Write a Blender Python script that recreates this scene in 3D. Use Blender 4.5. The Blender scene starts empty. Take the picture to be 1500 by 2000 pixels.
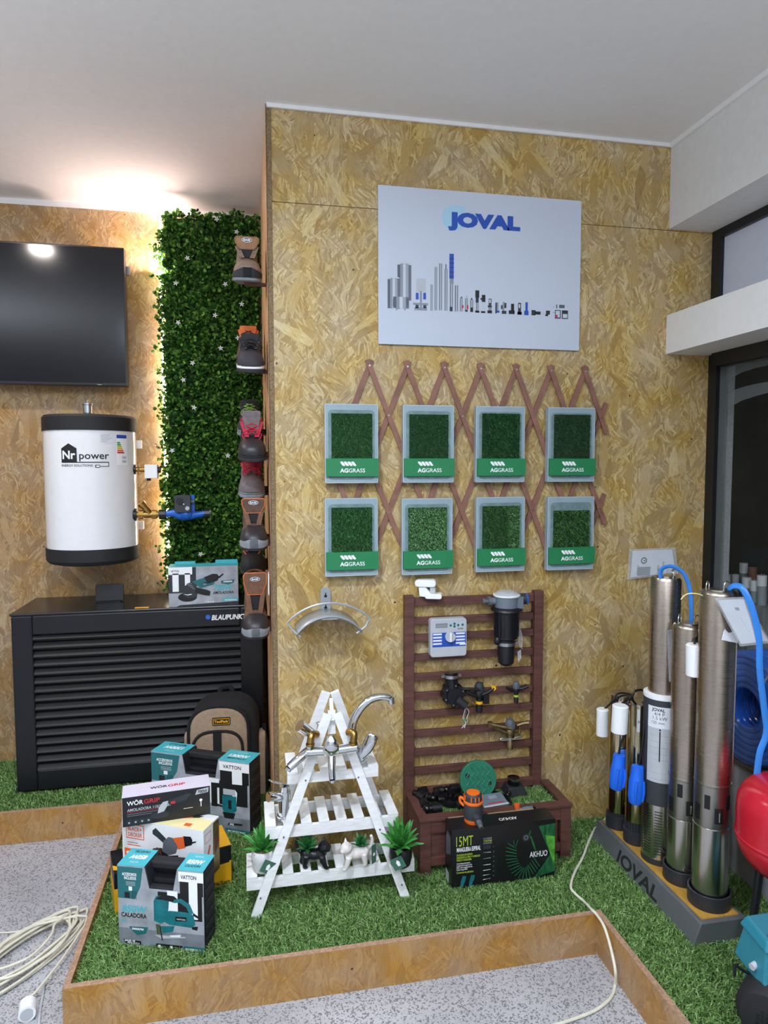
import bpy, math, random
import numpy as np
from mathutils import Matrix, Vector
PI = math.pi
random.seed(7)
SC = bpy.context.scene
COL = SC.collection
# ------------------------------------------------------------ camera
YAW, PIT, ROL, FPX, CAMH = .1968926, .0673010, -.0016628, 1332.7, 1.5
def cam_axes():
    cy, sy, cp, sp = math.cos(YAW), math.sin(YAW), math.cos(PIT), math.sin(PIT)
    f = Vector((sy*cp, cy*cp, -sp)); r = Vector((cy, -sy, 0)); u = r.cross(f)
    cr, sr = math.cos(ROL), math.sin(ROL)
    return cr*r+sr*u, -sr*r+cr*u, f
CR, CU, CF = cam_axes()
cd = bpy.data.cameras.new('camera'); cam = bpy.data.objects.new('camera', cd); COL.objects.link(cam)
cd.sensor_fit = 'HORIZONTAL'; cd.sensor_width = 36; cd.lens = FPX/1500*36; cd.clip_start = .05
cam.matrix_world = Matrix(((CR.x, CU.x, -CF.x, 0), (CR.y, CU.y, -CF.y, 0), (CR.z, CU.z, -CF.z, CAMH), (0, 0, 0, 1)))
SC.camera = cam
def ray(x, y): return CF + CR*((x-750)/FPX) - CU*((y-1000)/FPX)
def PY(x, y, Y): d = ray(x, y); return d*(Y/d.y) + Vector((0, 0, CAMH))      # a point of the plane y = Y
def PZ(x, y, z): d = ray(x, y); return d*((z-CAMH)/d.z) + Vector((0, 0, CAMH))
def PX(x, y, X): d = ray(x, y); return d*(X/d.x) + Vector((0, 0, CAMH))
# ------------------------------------------------------------ light and exposure
SC.view_settings.view_transform = 'Standard'; SC.view_settings.look = 'None'
SC.view_settings.gamma = 1; SC.view_settings.exposure = 0.04
w = bpy.data.worlds.new('world'); SC.world = w; w.use_nodes = True
w.node_tree.nodes['Background'].inputs[0].default_value = (.62, .68, .8, 1)
w.node_tree.nodes['Background'].inputs[1].default_value = .10
def lamp(name, loc, power, size, col=(1, 1, 1), spread=170, rot=(0, 0, 0)):
    l = bpy.data.lights.new(name, 'AREA'); l.shape = 'DISK'; l.size = size; l.energy = power; l.color = col
    l.spread = math.radians(spread)
    o = bpy.data.objects.new(name, l); COL.objects.link(o); o.location = loc; o.rotation_euler = rot
    return o
COOL = (.79, .89, 1.0)
LAMPS = [(-1.16, 2.79, 11, (1, .9, .84)), (-.25, .95, 42, COOL), (1.0, -.55, 26, COOL), (-.95, .2, 18, COOL), (-.9, -1.6, 26, COOL)]
for lx, ly, lz, pw in [(.3, -1.0, 1.8, 95), (-2.2, .9, 1.8, 55)]:
    lamp('added_ceiling_fill', (lx, ly, lz), pw, .9, COOL, 180, (PI, 0, 0))  # unseen fill added to brighten the ceiling, no fixture of the room
for lx, ly, pw, lc in LAMPS:
    lamp('downlight_lamp', (lx, ly, 2.765), pw, .10 if ly > 2 else .16, lc)
# ------------------------------------------------------------ materials
def lin(h):
    if isinstance(h, str):
        h = h.lstrip('#'); c = [int(h[i:i+2], 16)/255 for i in (0, 2, 4)]
    else: c = h
    return tuple(((x/12.92) if x <= .04045 else ((x+.055)/1.055)**2.4) for x in c)+(1,)
_M = {}
def nd(t, typ, **kw):
    n = t.nodes.new(typ)
    for k, v in kw.items(): setattr(n, k, v)
    return n
def newmat(name):
    m = bpy.data.materials.new(name); m.use_nodes = True
    return m, m.node_tree, m.node_tree.nodes['Principled BSDF']
def mat(name, col='#808080', rough=.5, metal=0, var=.06, scale=30, bump=0, bscale=200, spec=.5, trans=0, emit=0, coat=0, stretch=None, alpha=1):
    if name in _M: return _M[name]
    m, t, p = newmat(name); L = t.links.new
    c = lin(col)
    p.inputs['Roughness'].default_value = rough; p.inputs['Metallic'].default_value = metal
    p.inputs['Specular IOR Level'].default_value = spec
    p.inputs['Transmission Weight'].default_value = trans; p.inputs['Coat Weight'].default_value = coat
    p.inputs['Alpha'].default_value = alpha
    tc = nd(t, 'ShaderNodeTexCoord'); mp = nd(t, 'ShaderNodeMapping'); L(tc.outputs['Object'], mp.inputs[0])
    if stretch: mp.inputs['Scale'].default_value = stretch
    if var:
        n = nd(t, 'ShaderNodeTexNoise'); n.inputs['Scale'].default_value = scale; n.inputs['Detail'].default_value = 4
        L(mp.outputs[0], n.inputs['Vector'])
        r = nd(t, 'ShaderNodeValToRGB'); e = r.color_ramp.elements
        e[0].position = .3; e[1].position = .7
        e[0].color = tuple(max(0, x*(1-var*2)) for x in c[:3])+(1,); e[1].color = tuple(min(1, x*(1+var*2)) for x in c[:3])+(1,)
        L(n.outputs['Fac'], r.inputs[0]); L(r.outputs[0], p.inputs['Base Color'])
    else: p.inputs['Base Color'].default_value = c
    if bump:
        n = nd(t, 'ShaderNodeTexNoise'); n.inputs['Scale'].default_value = bscale; n.inputs['Detail'].default_value = 3
        L(mp.outputs[0], n.inputs['Vector'])
        b = nd(t, 'ShaderNodeBump'); b.inputs['Strength'].default_value = bump; b.inputs['Distance'].default_value = .002
        L(n.outputs['Fac'], b.inputs['Height']); L(b.outputs[0], p.inputs['Normal'])
    if emit:
        p.inputs['Emission Color'].default_value = c; p.inputs['Emission Strength'].default_value = emit
    _M[name] = m; return m
def osb(name, uv, cols=('#6e4c22', '#a5803f', '#c3a05c', '#dfc68c'), rough=.5, tint=1.0, spots=True):
    """oriented strand board: layers of stretched chips, each patch of chips turned its own way"""
    m, t, p = newmat(name); L = t.links.new
    tc = nd(t, 'ShaderNodeTexCoord'); sp = nd(t, 'ShaderNodeSeparateXYZ'); L(tc.outputs['Object'], sp.inputs[0])
    cb = nd(t, 'ShaderNodeCombineXYZ')
    def ax(a):
        if len(a) == 1: return sp.outputs['XYZ'.index(a)]
        s = nd(t, 'ShaderNodeMath', operation='ADD'); L(sp.outputs['XYZ'.index(a[0])], s.inputs[0]); L(sp.outputs['XYZ'.index(a[1])], s.inputs[1]); return s.outputs[0]
    L(ax(uv[0]), cb.inputs[0]); L(ax(uv[1]), cb.inputs[1])
    # warp
    nz = nd(t, 'ShaderNodeTexNoise'); nz.inputs['Scale'].default_value = 9; nz.inputs['Detail'].default_value = 3; L(cb.outputs[0], nz.inputs['Vector'])
    wv = nd(t, 'ShaderNodeVectorMath', operation='MULTIPLY_ADD'); L(nz.outputs['Color'], wv.inputs[0]); wv.inputs[1].default_value = (.013, .013, 0); L(cb.outputs[0], wv.inputs[2])
    nz.inputs['Scale'].default_value = 16; nz.inputs['Detail'].default_value = 6; nz.inputs['Roughness'].default_value = .55
    def layer(off, patch, ln, wd, seed):
        a = nd(t, 'ShaderNodeVectorMath', operation='ADD'); L(wv.outputs[0], a.inputs[0]); a.inputs[1].default_value = (off, off*1.7, 0)
        v = nd(t, 'ShaderNodeTexVoronoi', voronoi_dimensions='2D'); v.inputs['Scale'].default_value = patch; L(a.outputs[0], v.inputs['Vector'])
        sc = nd(t, 'ShaderNodeSeparateColor'); L(v.outputs['Color'], sc.inputs[0])
        mr = nd(t, 'ShaderNodeMapRange'); L(sc.outputs[0], mr.inputs[0]); mr.inputs[3].default_value = .55; mr.inputs[4].default_value = 2.6
        vr = nd(t, 'ShaderNodeVectorRotate', rotation_type='Z_AXIS'); L(a.outputs[0], vr.inputs['Vector']); L(mr.outputs[0], vr.inputs['Angle'])
        mu = nd(t, 'ShaderNodeVectorMath', operation='MULTIPLY'); L(vr.outputs[0], mu.inputs[0]); mu.inputs[1].default_value = (1/ln, 1/wd, 0)
        c = nd(t, 'ShaderNodeTexVoronoi', voronoi_dimensions='2D'); c.inputs['Scale'].default_value = 1; L(mu.outputs[0], c.inputs['Vector'])
        s2 = nd(t, 'ShaderNodeSeparateColor'); L(c.outputs['Color'], s2.inputs[0])
        f = nd(t, 'ShaderNodeTexNoise'); f.inputs['Detail'].default_value = 6; f.inputs['Roughness'].default_value = .65; f.inputs['Scale'].default_value = 2.2
        m4 = nd(t, 'ShaderNodeVectorMath', operation='MULTIPLY'); L(vr.outputs[0], m4.inputs[0]); m4.inputs[1].default_value = (14, 150, 0); L(m4.outputs[0], f.inputs['Vector'])
        ad = nd(t, 'ShaderNodeMath', operation='MULTIPLY_ADD'); L(f.outputs['Fac'], ad.inputs[0]); ad.inputs[1].default_value = 1.25; s3 = nd(t, 'ShaderNodeMath', operation='MULTIPLY'); L(s2.outputs[0], s3.inputs[0]); s3.inputs[1].default_value = .6; L(s3.outputs[0], ad.inputs[2])
        return ad.outputs[0], s2.outputs[1]
    a0, m0 = layer(0, 7, .10, .022, 0); a1, m1 = layer(3.1, 12, .06, .009, 1); a2, m2 = layer(7.7, 5, .15, .034, 2)
    def pick(x, y, mk, th):
        g = nd(t, 'ShaderNodeMath', operation='GREATER_THAN'); L(mk, g.inputs[0]); g.inputs[1].default_value = th
        mx = nd(t, 'ShaderNodeMix', data_type='FLOAT'); L(g.outputs[0], mx.inputs['Factor']); L(x, mx.inputs['A']); L(y, mx.inputs['B']); return mx.outputs['Result']
    a3, m3 = layer(12.3, 19, .045, .0055, 3)
    r = pick(pick(pick(a0, a1, m1, .5), a3, m3, .6), a2, m2, .78)
    ra = nd(t, 'ShaderNodeValToRGB'); e = ra.color_ramp.elements
    e[0].position = .18; e[1].position = .95
    e[0].color = lin(cols[0]); e[1].color = lin(cols[3])
    x = e.new(.42); x.color = lin(cols[1]); x = e.new(.7); x.color = lin(cols[2])
    sc2 = nd(t, 'ShaderNodeMath', operation='MULTIPLY'); L(r, sc2.inputs[0]); sc2.inputs[1].default_value = .66; L(sc2.outputs[0], ra.inputs[0])
    big = nd(t, 'ShaderNodeTexNoise'); big.inputs['Scale'].default_value = 2.2; L(cb.outputs[0], big.inputs['Vector'])
    br = nd(t, 'ShaderNodeMapRange'); L(big.outputs['Fac'], br.inputs[0]); br.inputs[3].default_value = .86*tint; br.inputs[4].default_value = 1.14*tint
    gn = nd(t, 'ShaderNodeTexNoise'); gn.inputs['Scale'].default_value = 7; gn.inputs['Detail'].default_value = 4; L(cb.outputs[0], gn.inputs['Vector'])
    gr = nd(t, 'ShaderNodeMapRange'); L(gn.outputs['Fac'], gr.inputs[0]); gr.inputs[1].default_value = .35; gr.inputs[2].default_value = .7; gr.inputs[3].default_value = 1.06; gr.inputs[4].default_value = .74
    hs = nd(t, 'ShaderNodeHueSaturation'); L(gr.outputs[0], hs.inputs['Saturation']); L(ra.outputs[0], hs.inputs['Color'])
    ml = nd(t, 'ShaderNodeVectorMath', operation='SCALE'); L(hs.outputs[0], ml.inputs[0]); L(br.outputs[0], ml.inputs['Scale'])
    out = ml.outputs[0]
    if spots:
        k = nd(t, 'ShaderNodeTexVoronoi', voronoi_dimensions='2D'); k.inputs['Scale'].default_value = 7; L(wv.outputs[0], k.inputs['Vector'])
        ks = nd(t, 'ShaderNodeSeparateColor'); L(k.outputs['Color'], ks.inputs[0])
        kr = nd(t, 'ShaderNodeMath', operation='MULTIPLY'); L(ks.outputs[2], kr.inputs[0]); kr.inputs[1].default_value = .032
        kl = nd(t, 'ShaderNodeMath', operation='LESS_THAN'); L(k.outputs['Distance'], kl.inputs[0]); L(kr.outputs[0], kl.inputs[1])
        kg = nd(t, 'ShaderNodeMath', operation='GREATER_THAN'); L(ks.outputs[0], kg.inputs[0]); kg.inputs[1].default_value = .8
        km = nd(t, 'ShaderNodeMath', operation='MULTIPLY'); L(kl.outputs[0], km.inputs[0]); L(kg.outputs[0], km.inputs[1])
        mx = nd(t, 'ShaderNodeMix', data_type='RGBA'); L(km.outputs[0], mx.inputs['Factor']); L(out, mx.inputs['A']); mx.inputs['B'].default_value = lin('#4a2f18'); out = mx.outputs['Result']
    L(out, p.inputs['Base Color']); p.inputs['Roughness'].default_value = rough
    b = nd(t, 'ShaderNodeBump'); b.inputs['Strength'].default_value = .25; b.inputs['Distance'].default_value = .002
    L(r, b.inputs['Height']); L(b.outputs[0], p.inputs['Normal'])
    _M[name] = m; return m
def speckle(name, base, dots, scale=120):
    m, t, p = newmat(name); L = t.links.new
    tc = nd(t, 'ShaderNodeTexCoord')
    def vor(sc, lo, hi):
        v = nd(t, 'ShaderNodeTexVoronoi'); v.inputs['Scale'].default_value = sc; L(tc.outputs['Object'], v.inputs['Vector'])
        s = nd(t, 'ShaderNodeSeparateColor'); L(v.outputs['Color'], s.inputs[0])
        r = nd(t, 'ShaderNodeValToRGB'); r.color_ramp.interpolation = 'CONSTANT'; e = r.color_ramp.elements
        e[0].position = 0; e[0].color = (1, 1, 1, 1); e[1].position = hi; e[1].color = (0, 0, 0, 1)
        L(s.outputs[0], r.inputs[0]); return r.outputs[0], v.outputs['Color']
    a, ca = vor(scale, 0, .22)
    v2 = nd(t, 'ShaderNodeTexNoise'); v2.inputs['Scale'].default_value = scale*2.2; L(tc.outputs['Object'], v2.inputs['Vector'])
    r2 = nd(t, 'ShaderNodeValToRGB'); r2.color_ramp.elements[0].position = .42; r2.color_ramp.elements[1].position = .6
    r2.color_ramp.elements[0].color = lin(base[0]); r2.color_ramp.elements[1].color = lin(base[1]); L(v2.outputs['Fac'], r2.inputs[0])
    b3 = nd(t, 'ShaderNodeTexNoise'); b3.inputs['Scale'].default_value = 3; b3.inputs['Detail'].default_value = 5; L(tc.outputs['Object'], b3.inputs['Vector'])
    mr = nd(t, 'ShaderNodeMapRange'); L(b3.outputs['Fac'], mr.inputs[0]); mr.inputs[1].default_value = .3; mr.inputs[2].default_value = .7; mr.inputs[3].default_value = .82; mr.inputs[4].default_value = 1.08
    s = nd(t, 'ShaderNodeVectorMath', operation='SCALE'); L(r2.outputs[0], s.inputs[0]); L(mr.outputs[0], s.inputs['Scale'])
    mx = nd(t, 'ShaderNodeMix', data_type='RGBA'); L(a, mx.inputs['Factor']); L(s.outputs[0], mx.inputs['A']); mx.inputs['B'].default_value = lin(dots)
    L(mx.outputs['Result'], p.inputs['Base Color']); p.inputs['Roughness'].default_value = .45
    _M[name] = m; return m
def bladesmat(name, c0, c1, c2, rough=.45, transl=0):
    """colour varies from blade to blade by a random value stored on each blade"""
    m, t, p = newmat(name); L = t.links.new
    a = nd(t, 'ShaderNodeAttribute'); a.attribute_name = 'rnd'
    r = nd(t, 'ShaderNodeValToRGB'); e = r.color_ramp.elements
    e[0].color = lin(c0); e[1].color = lin(c2); x = e.new(.55); x.color = lin(c1); e[2].position = 1.0
    L(a.outputs['Fac'], r.inputs[0]); L(r.outputs[0], p.inputs['Base Color'])
    p.inputs['Roughness'].default_value = rough; p.inputs['Specular IOR Level'].default_value = .35
    if transl:
        tr = nd(t, 'ShaderNodeBsdfTranslucent'); mx = nd(t, 'ShaderNodeMixShader'); mx.inputs[0].default_value = transl; out = t.nodes['Material Output']
        g = nd(t, 'ShaderNodeHueSaturation'); g.inputs['Value'].default_value = 1.8; L(r.outputs[0], g.inputs['Color']); L(g.outputs[0], tr.inputs[0]); L(p.outputs[0], mx.inputs[1]); L(tr.outputs[0], mx.inputs[2]); L(mx.outputs[0], out.inputs[0])
    _M[name] = m; return m
def brushed(name, col='#a7a49e', rough=.32):
    m, t, p = newmat(name); L = t.links.new
    tc = nd(t, 'ShaderNodeTexCoord'); mp = nd(t, 'ShaderNodeMapping'); L(tc.outputs['Object'], mp.inputs[0]); mp.inputs['Scale'].default_value = (3, 3, 260)
    n = nd(t, 'ShaderNodeTexNoise'); n.inputs['Scale'].default_value = 2; n.inputs['Detail'].default_value = 3; L(mp.outputs[0], n.inputs['Vector'])
    mr = nd(t, 'ShaderNodeMapRange'); L(n.outputs['Fac'], mr.inputs[0]); mr.inputs[3].default_value = rough*.9; mr.inputs[4].default_value = rough*1.1
    L(mr.outputs[0], p.inputs['Roughness']); p.inputs['Base Color'].default_value = lin(col); p.inputs['Metallic'].default_value = 1
    _M[name] = m; return m
# ------------------------------------------------------------ mesh builder
def FR(o, x=(1, 0, 0), y=(0, 0, 1)):
    o, x, y = Vector(o), Vector(x).normalized(), Vector(y).normalized(); z = x.cross(y).normalized()
    return Matrix(((x.x, y.x, z.x, o.x), (x.y, y.y, z.y, o.y), (x.z, y.z, z.z, o.z), (0, 0, 0, 1)))
def RZ(a): return Matrix.Rotation(a, 4, 'Z')
def T(x, y=0, z=0): return Matrix.Translation((x, y, z))
def circ(cx, cy, r, n=20, ry=None, a0=0, a1=2*PI):
    full = abs(a1-a0-2*PI) < 1e-6
    k = n if full else n+1
    return [(cx+r*math.cos(a0+(a1-a0)*i/n), cy+(ry or r)*math.sin(a0+(a1-a0)*i/n)) for i in range(k)]
def rrect(x0, y0, x1, y1, r, n=4):
    p = []
    for cx, cy, a in ((x1-r, y1-r, 0), (x0+r, y1-r, PI/2), (x0+r, y0+r, PI), (x1-r, y0+r, 1.5*PI)):
        p += [(cx+r*math.cos(a+PI/2*i/n), cy+r*math.sin(a+PI/2*i/n)) for i in range(n+1)]
    return p
def crom(pts, k=6, closed=False):
    P = [Vector(p) for p in pts]; n = len(P); out = []
    for i in range(n if closed else n-1):
        p0 = P[i-1] if (i > 0 or closed) else P[0]; p1 = P[i]; p2 = P[(i+1) % n]; p3 = P[(i+2) % n] if (i+2 < n or closed) else P[-1]
        for j in range(k):
            s = j/k; out.append(.5*((2*p1)+(p2-p0)*s+(2*p0-5*p1+4*p2-p3)*s*s+(3*p1-p0-3*p2+p3)*s**3))
    if not closed: out.append(P[-1])
    return out
_TX = {}
def textgeo(s, bold, shear, spacing):
    k = (s, bold, shear, spacing)
    if k in _TX: return _TX[k]
    c = bpy.data.curves.new('t', 'FONT'); c.body = s; c.size = 1; c.offset = bold; c.shear = shear; c.space_character = spacing; c.resolution_u = 3
    o = bpy.data.objects.new('t', c); me = bpy.data.meshes.new_from_object(o)
    v = [tuple(x.co) for x in me.vertices]; f = [tuple(p.vertices) for p in me.polygons]
    bpy.data.objects.remove(o); bpy.data.meshes.remove(me); bpy.data.curves.remove(c)
    _TX[k] = (v, f); return v, f
class B:
    def __init__(s): s.v = []; s.f = []; s.m = []; s.mats = []; s.s = []
    def add(s, vs, fs, mt, smooth=False, M=None):
        if isinstance(mt, str): mt = _M[mt]
        if mt not in s.mats: s.mats.append(mt)
        k = s.mats.index(mt); o = len(s.v)
        for v in vs:
            v = Vector(v); s.v.append(M @ v if M is not None else v)
        for f in fs: s.f.append(tuple(i+o for i in f)); s.m.append(k); s.s.append(smooth)
        return s
    def box(s, x0, y0, z0, x1, y1, z1, mt, M=None):
        vs = [(x, y, z) for z in (z0, z1) for y in (y0, y1) for x in (x0, x1)]
        return s.add(vs, [(0, 2, 3, 1), (4, 5, 7, 6), (0, 1, 5, 4), (2, 6, 7, 3), (0, 4, 6, 2), (1, 3, 7, 5)], mt, False, M)
    def hexa(s, b, t, mt, M=None):      # bottom and top quads, both counter-clockwise from above
        return s.add(list(b)+list(t), [(3, 2, 1, 0), (4, 5, 6, 7), (0, 1, 5, 4), (1, 2, 6, 5), (2, 3, 7, 6), (3, 0, 4, 7)], mt, False, M)
    def rbox(s, x0, y0, z0, x1, y1, z1, r, mt, M=None, n=3, axis='z'):   # upright edges rounded
        if axis == 'z': return s.prism(rrect(x0, y0, x1, y1, r, n), (M or Matrix()) @ FR((0, 0, z0), (1, 0, 0), (0, 1, 0)), z1-z0, mt)
        if axis == 'y': return s.prism(rrect(x0, z0, x1, z1, r, n), (M or Matrix()) @ FR((0, y1, 0), (1, 0, 0), (0, 0, 1)), y1-y0, mt)
        return s.prism(rrect(y0, z0, y1, z1, r, n), (M or Matrix()) @ FR((x0, 0, 0), (0, 1, 0), (0, 0, 1)), x1-x0, mt)
    def poly(s, pts, M, mt, lift=0):
        return s.add([(p[0], p[1], lift) for p in pts], [tuple(range(len(pts)))], mt, False, M)
    def rect(s, x0, y0, x1, y1, M, mt, lift=0): return s.poly([(x0, y0), (x1, y0), (x1, y1), (x0, y1)], M, mt, lift)
    def prism(s, pts, M, d, mt, smooth=False, cap=True):
        n = len(pts); a = sum(pts[i][0]*pts[(i+1) % n][1]-pts[(i+1) % n][0]*pts[i][1] for i in range(n))
        if a < 0: pts = pts[::-1]
        vs = [(p[0], p[1], 0) for p in pts]+[(p[0], p[1], d) for p in pts]
        fs = [(i, (i+1) % n, n+(i+1) % n, n+i) for i in range(n)]
        if cap: fs += [tuple(range(n))[::-1], tuple(range(n, 2*n))]
        return s.add(vs, fs, mt, smooth, M)
    def loft(s, secs, mt, smooth=True, caps=(True, True), closed=True, M=None):
        n = len(secs[0]); vs = [p for q in secs for p in q]; fs = []
        for a in range(len(secs)-1):
            for i in range(n if closed else n-1):
                j = (i+1) % n; fs.append((a*n+i, a*n+j, (a+1)*n+j, (a+1)*n+i))
        if caps[0]: fs.append(tuple(range(n))[::-1])
        if caps[1]: fs.append(tuple(range((len(secs)-1)*n, len(secs)*n)))
        return s.add(vs, fs, mt, smooth, M)
    def lathe(s, prof, mt, M=None, n=28, caps=(True, True)):
        return s.loft([[(r*math.cos(2*PI*i/n), r*math.sin(2*PI*i/n), z) for i in range(n)] for r, z in prof], mt, True, caps, True, M)
    def cyl(s, p0, p1, r, mt, r1=None, n=18, caps=(True, True)):
        p0, p1 = Vector(p0), Vector(p1); d = p1-p0; q = d.to_track_quat('Z', 'Y').to_matrix().to_4x4()
        return s.lathe([(r, 0), (r if r1 is None else r1, d.length)], mt, Matrix.Translation(p0) @ q, n, caps)
    def latheat(s, p0, p1, prof, mt, n=24):  # profile (r, fraction of the way)
        p0, p1 = Vector(p0), Vector(p1); d = p1-p0; q = d.to_track_quat('Z', 'Y').to_matrix().to_4x4()
        return s.lathe([(r, t*d.length) for r, t in prof], mt, Matrix.Translation(p0) @ q, n)
    def tube(s, pts, r, mt, n=8, k=0, closed=False, flat=None, caps=(True, True)):
        P = crom(pts, k, closed) if k else [Vector(p) for p in pts]
        N = len(P); rr = r if callable(r) else (lambda t: r); secs = []
        up = Vector((0, 0, 1)); prev = None
        for i in range(N):
            d = (P[(i+1) % N]-P[i-1]) if closed else (P[min(i+1, N-1)]-P[max(i-1, 0)])
            if d.length < 1e-9: d = Vector((0, 0, 1))
            d.normalize()
            if prev is None:
                a = up if abs(d.z) < .9 else Vector((1, 0, 0)); x = d.cross(a).normalized()
            else: x = (prev-d*prev.dot(d)).normalized()
            prev = x; y = d.cross(x); q = rr(i/max(1, N-1)); ry = q*(flat or 1)
            secs.append([P[i]+x*(q*math.cos(2*PI*j/n))+y*(ry*math.sin(2*PI*j/n)) for j in range(n)])
        if closed: secs.append(secs[0]); caps = (False, False)
        return s.loft(secs, mt, True, caps)
    def ell(s, c, rx, ry, rz, mt, M=None, n=16, k=10):
        MM = (M or Matrix()) @ Matrix.Translation(c)
        secs = [[(rx*math.sin(PI*j/k)*math.cos(2*PI*i/n), ry*math.sin(PI*j/k)*math.sin(2*PI*i/n), -rz*math.cos(PI*j/k)) for i in range(n)] for j in range(1, k)]
        return s.loft(secs, mt, True, (True, True), True, MM)
    def text(s, t, M, size, mt, bold=0, shear=0, sp=1, align='L', width=None, lift=0, sy=1):
        v, f = textgeo(t, bold, shear, sp)
        if not v: return s
        x0 = min(p[0] for p in v); x1 = max(p[0] for p in v)
        sx = size if width is None else width/max(1e-6, x1-x0)
        ox = {'L': x0, 'C': (x0+x1)/2, 'R': x1}[align]
        return s.add([((p[0]-ox)*sx, p[1]*size*sy, lift) for p in v], f, mt, False, M)
    def obj(s, name, parent=None, label=None, cat=None, group=None, bev=0, angle=35, sub=0, kind=None, M=None):
        me = bpy.data.meshes.new(name); me.from_pydata(s.v, [], s.f)
        for m in s.mats: me.materials.append(m)
        me.polygons.foreach_set('material_index', s.m); me.polygons.foreach_set('use_smooth', s.s)
        me.validate(clean_customdata=False); me.update()
        if any(s.s): me.set_sharp_from_angle(angle=math.radians(angle))
        o = bpy.data.objects.new(name, me); COL.objects.link(o)
        if parent: o.parent = parent
        if M is not None: o.matrix_local = M
        if label: o['label'] = label
        if cat: o['category'] = cat
        if group: o['group'] = group
        if kind: o['kind'] = kind
        if bev:
            b = o.modifiers.new('bevel', 'BEVEL'); b.width = bev; b.segments = 2; b.limit_method = 'ANGLE'; b.angle_limit = math.radians(40)
        if sub:
            b = o.modifiers.new('sub', 'SUBSURF'); b.levels = sub; b.render_levels = sub
        return o
def thing(name, label, cat, loc=(0, 0, 0), rz=0, group=None, rot=None):
    o = bpy.data.objects.new(name, None); COL.objects.link(o); o.empty_display_size = .05
    o.location = loc; o.rotation_euler = rot or (0, 0, rz); o['label'] = label; o['category'] = cat
    if group: o['group'] = group
    return o
def kids(o): return [c for c in bpy.data.objects if c.parent == o]
def slice_wrap(b, R, step=.008):
    import bmesh
    me = bpy.data.meshes.new('t'); me.from_pydata(b.v, [], b.f); me.polygons.foreach_set('material_index', b.m)
    bm = bmesh.new(); bm.from_mesh(me); bpy.data.meshes.remove(me)
    xs = [v.co.x for v in bm.verts]; x = min(xs)+step
    while x < max(xs):
        bmesh.ops.bisect_plane(bm, geom=bm.verts[:]+bm.edges[:]+bm.faces[:], plane_co=(x, 0, 0), plane_no=(1, 0, 0)); x += step
    o = B(); o.mats = b.mats; bm.verts.index_update()
    for v in bm.verts: a = v.co.x/R; o.v.append(Vector((-v.co.y*math.sin(a), v.co.y*math.cos(a), v.co.z)))
    for f in bm.faces: o.f.append(tuple(v.index for v in f.verts)); o.m.append(f.material_index); o.s.append(False)
    bm.free(); return o
def dup(o, parent=None, **kw):
    c = o.copy(); COL.objects.link(c)
    if parent: c.parent = parent
    for ch in kids(o): dup(ch, c)
    for k, v in kw.items():
        if k == 'loc': c.location = v
        elif k == 'rot': c.rotation_euler = v
        else: c[k] = v
    return c
def struct(b, name, bev=0): return b.obj(name, kind='structure', bev=bev)
def blades(name, pts, nrm, up, length, width, mt, lean=.6, seed=0, **kw):
    """one mesh of many short blades: three-sided leaves of two segments rooted at pts"""
    rng = np.random.default_rng(seed); n = len(pts); pts = np.asarray(pts, float)
    nrm = np.array(nrm, float); t1 = np.array(up, float); t2 = np.cross(nrm, t1)
    a = rng.uniform(0, 2*PI, n); ld = np.cos(a)[:, None]*t1+np.sin(a)[:, None]*t2
    b = rng.uniform(0, 2*PI, n); wd = np.cos(b)[:, None]*t1+np.sin(b)[:, None]*t2
    L_ = length*rng.uniform(.65, 1.15, n)[:, None]; W = width*rng.uniform(.7, 1.2, n)[:, None]; le = lean*rng.uniform(.2, 1.2, n)[:, None]
    lean_extra = kw.pop('drift', None)
    if lean_extra is not None: ld = ld+np.array(lean_extra)[None, :]
    mid = pts+nrm*L_*.55+ld*L_*le*.3; tip = pts+nrm*L_*(.98-.25*le)+ld*L_*le
    V = np.stack([pts-wd*W/2, pts+wd*W/2, mid+wd*W/2.3, mid-wd*W/2.3, tip], 1).reshape(-1, 3)
    base = np.arange(n)*5
    me = bpy.data.meshes.new(name)
    me.vertices.add(n*5); me.vertices.foreach_set('co', V.ravel())
    q = np.stack([base, base+1, base+2, base+3, base+3, base+2, base+4], 1).ravel()
    me.loops.add(n*7); me.loops.foreach_set('vertex_index', q.astype(np.int32))
    me.polygons.add(n*2)
    ls = np.stack([np.arange(n)*7, np.arange(n)*7+4], 1).ravel(); me.polygons.foreach_set('loop_start', ls.astype(np.int32))
    me.update(calc_edges=True)
    at = me.attributes.new('rnd', 'FLOAT', 'POINT'); at.data.foreach_set('value', np.repeat(rng.uniform(0, 1, n), 5).astype(np.float32))
    me.materials.append(mt)
    o = bpy.data.objects.new(name, me); COL.objects.link(o)
    p = kw.pop('parent', None)
    if p: o.parent = p
    for k, v in kw.items(): o[k] = v
    return o
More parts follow.
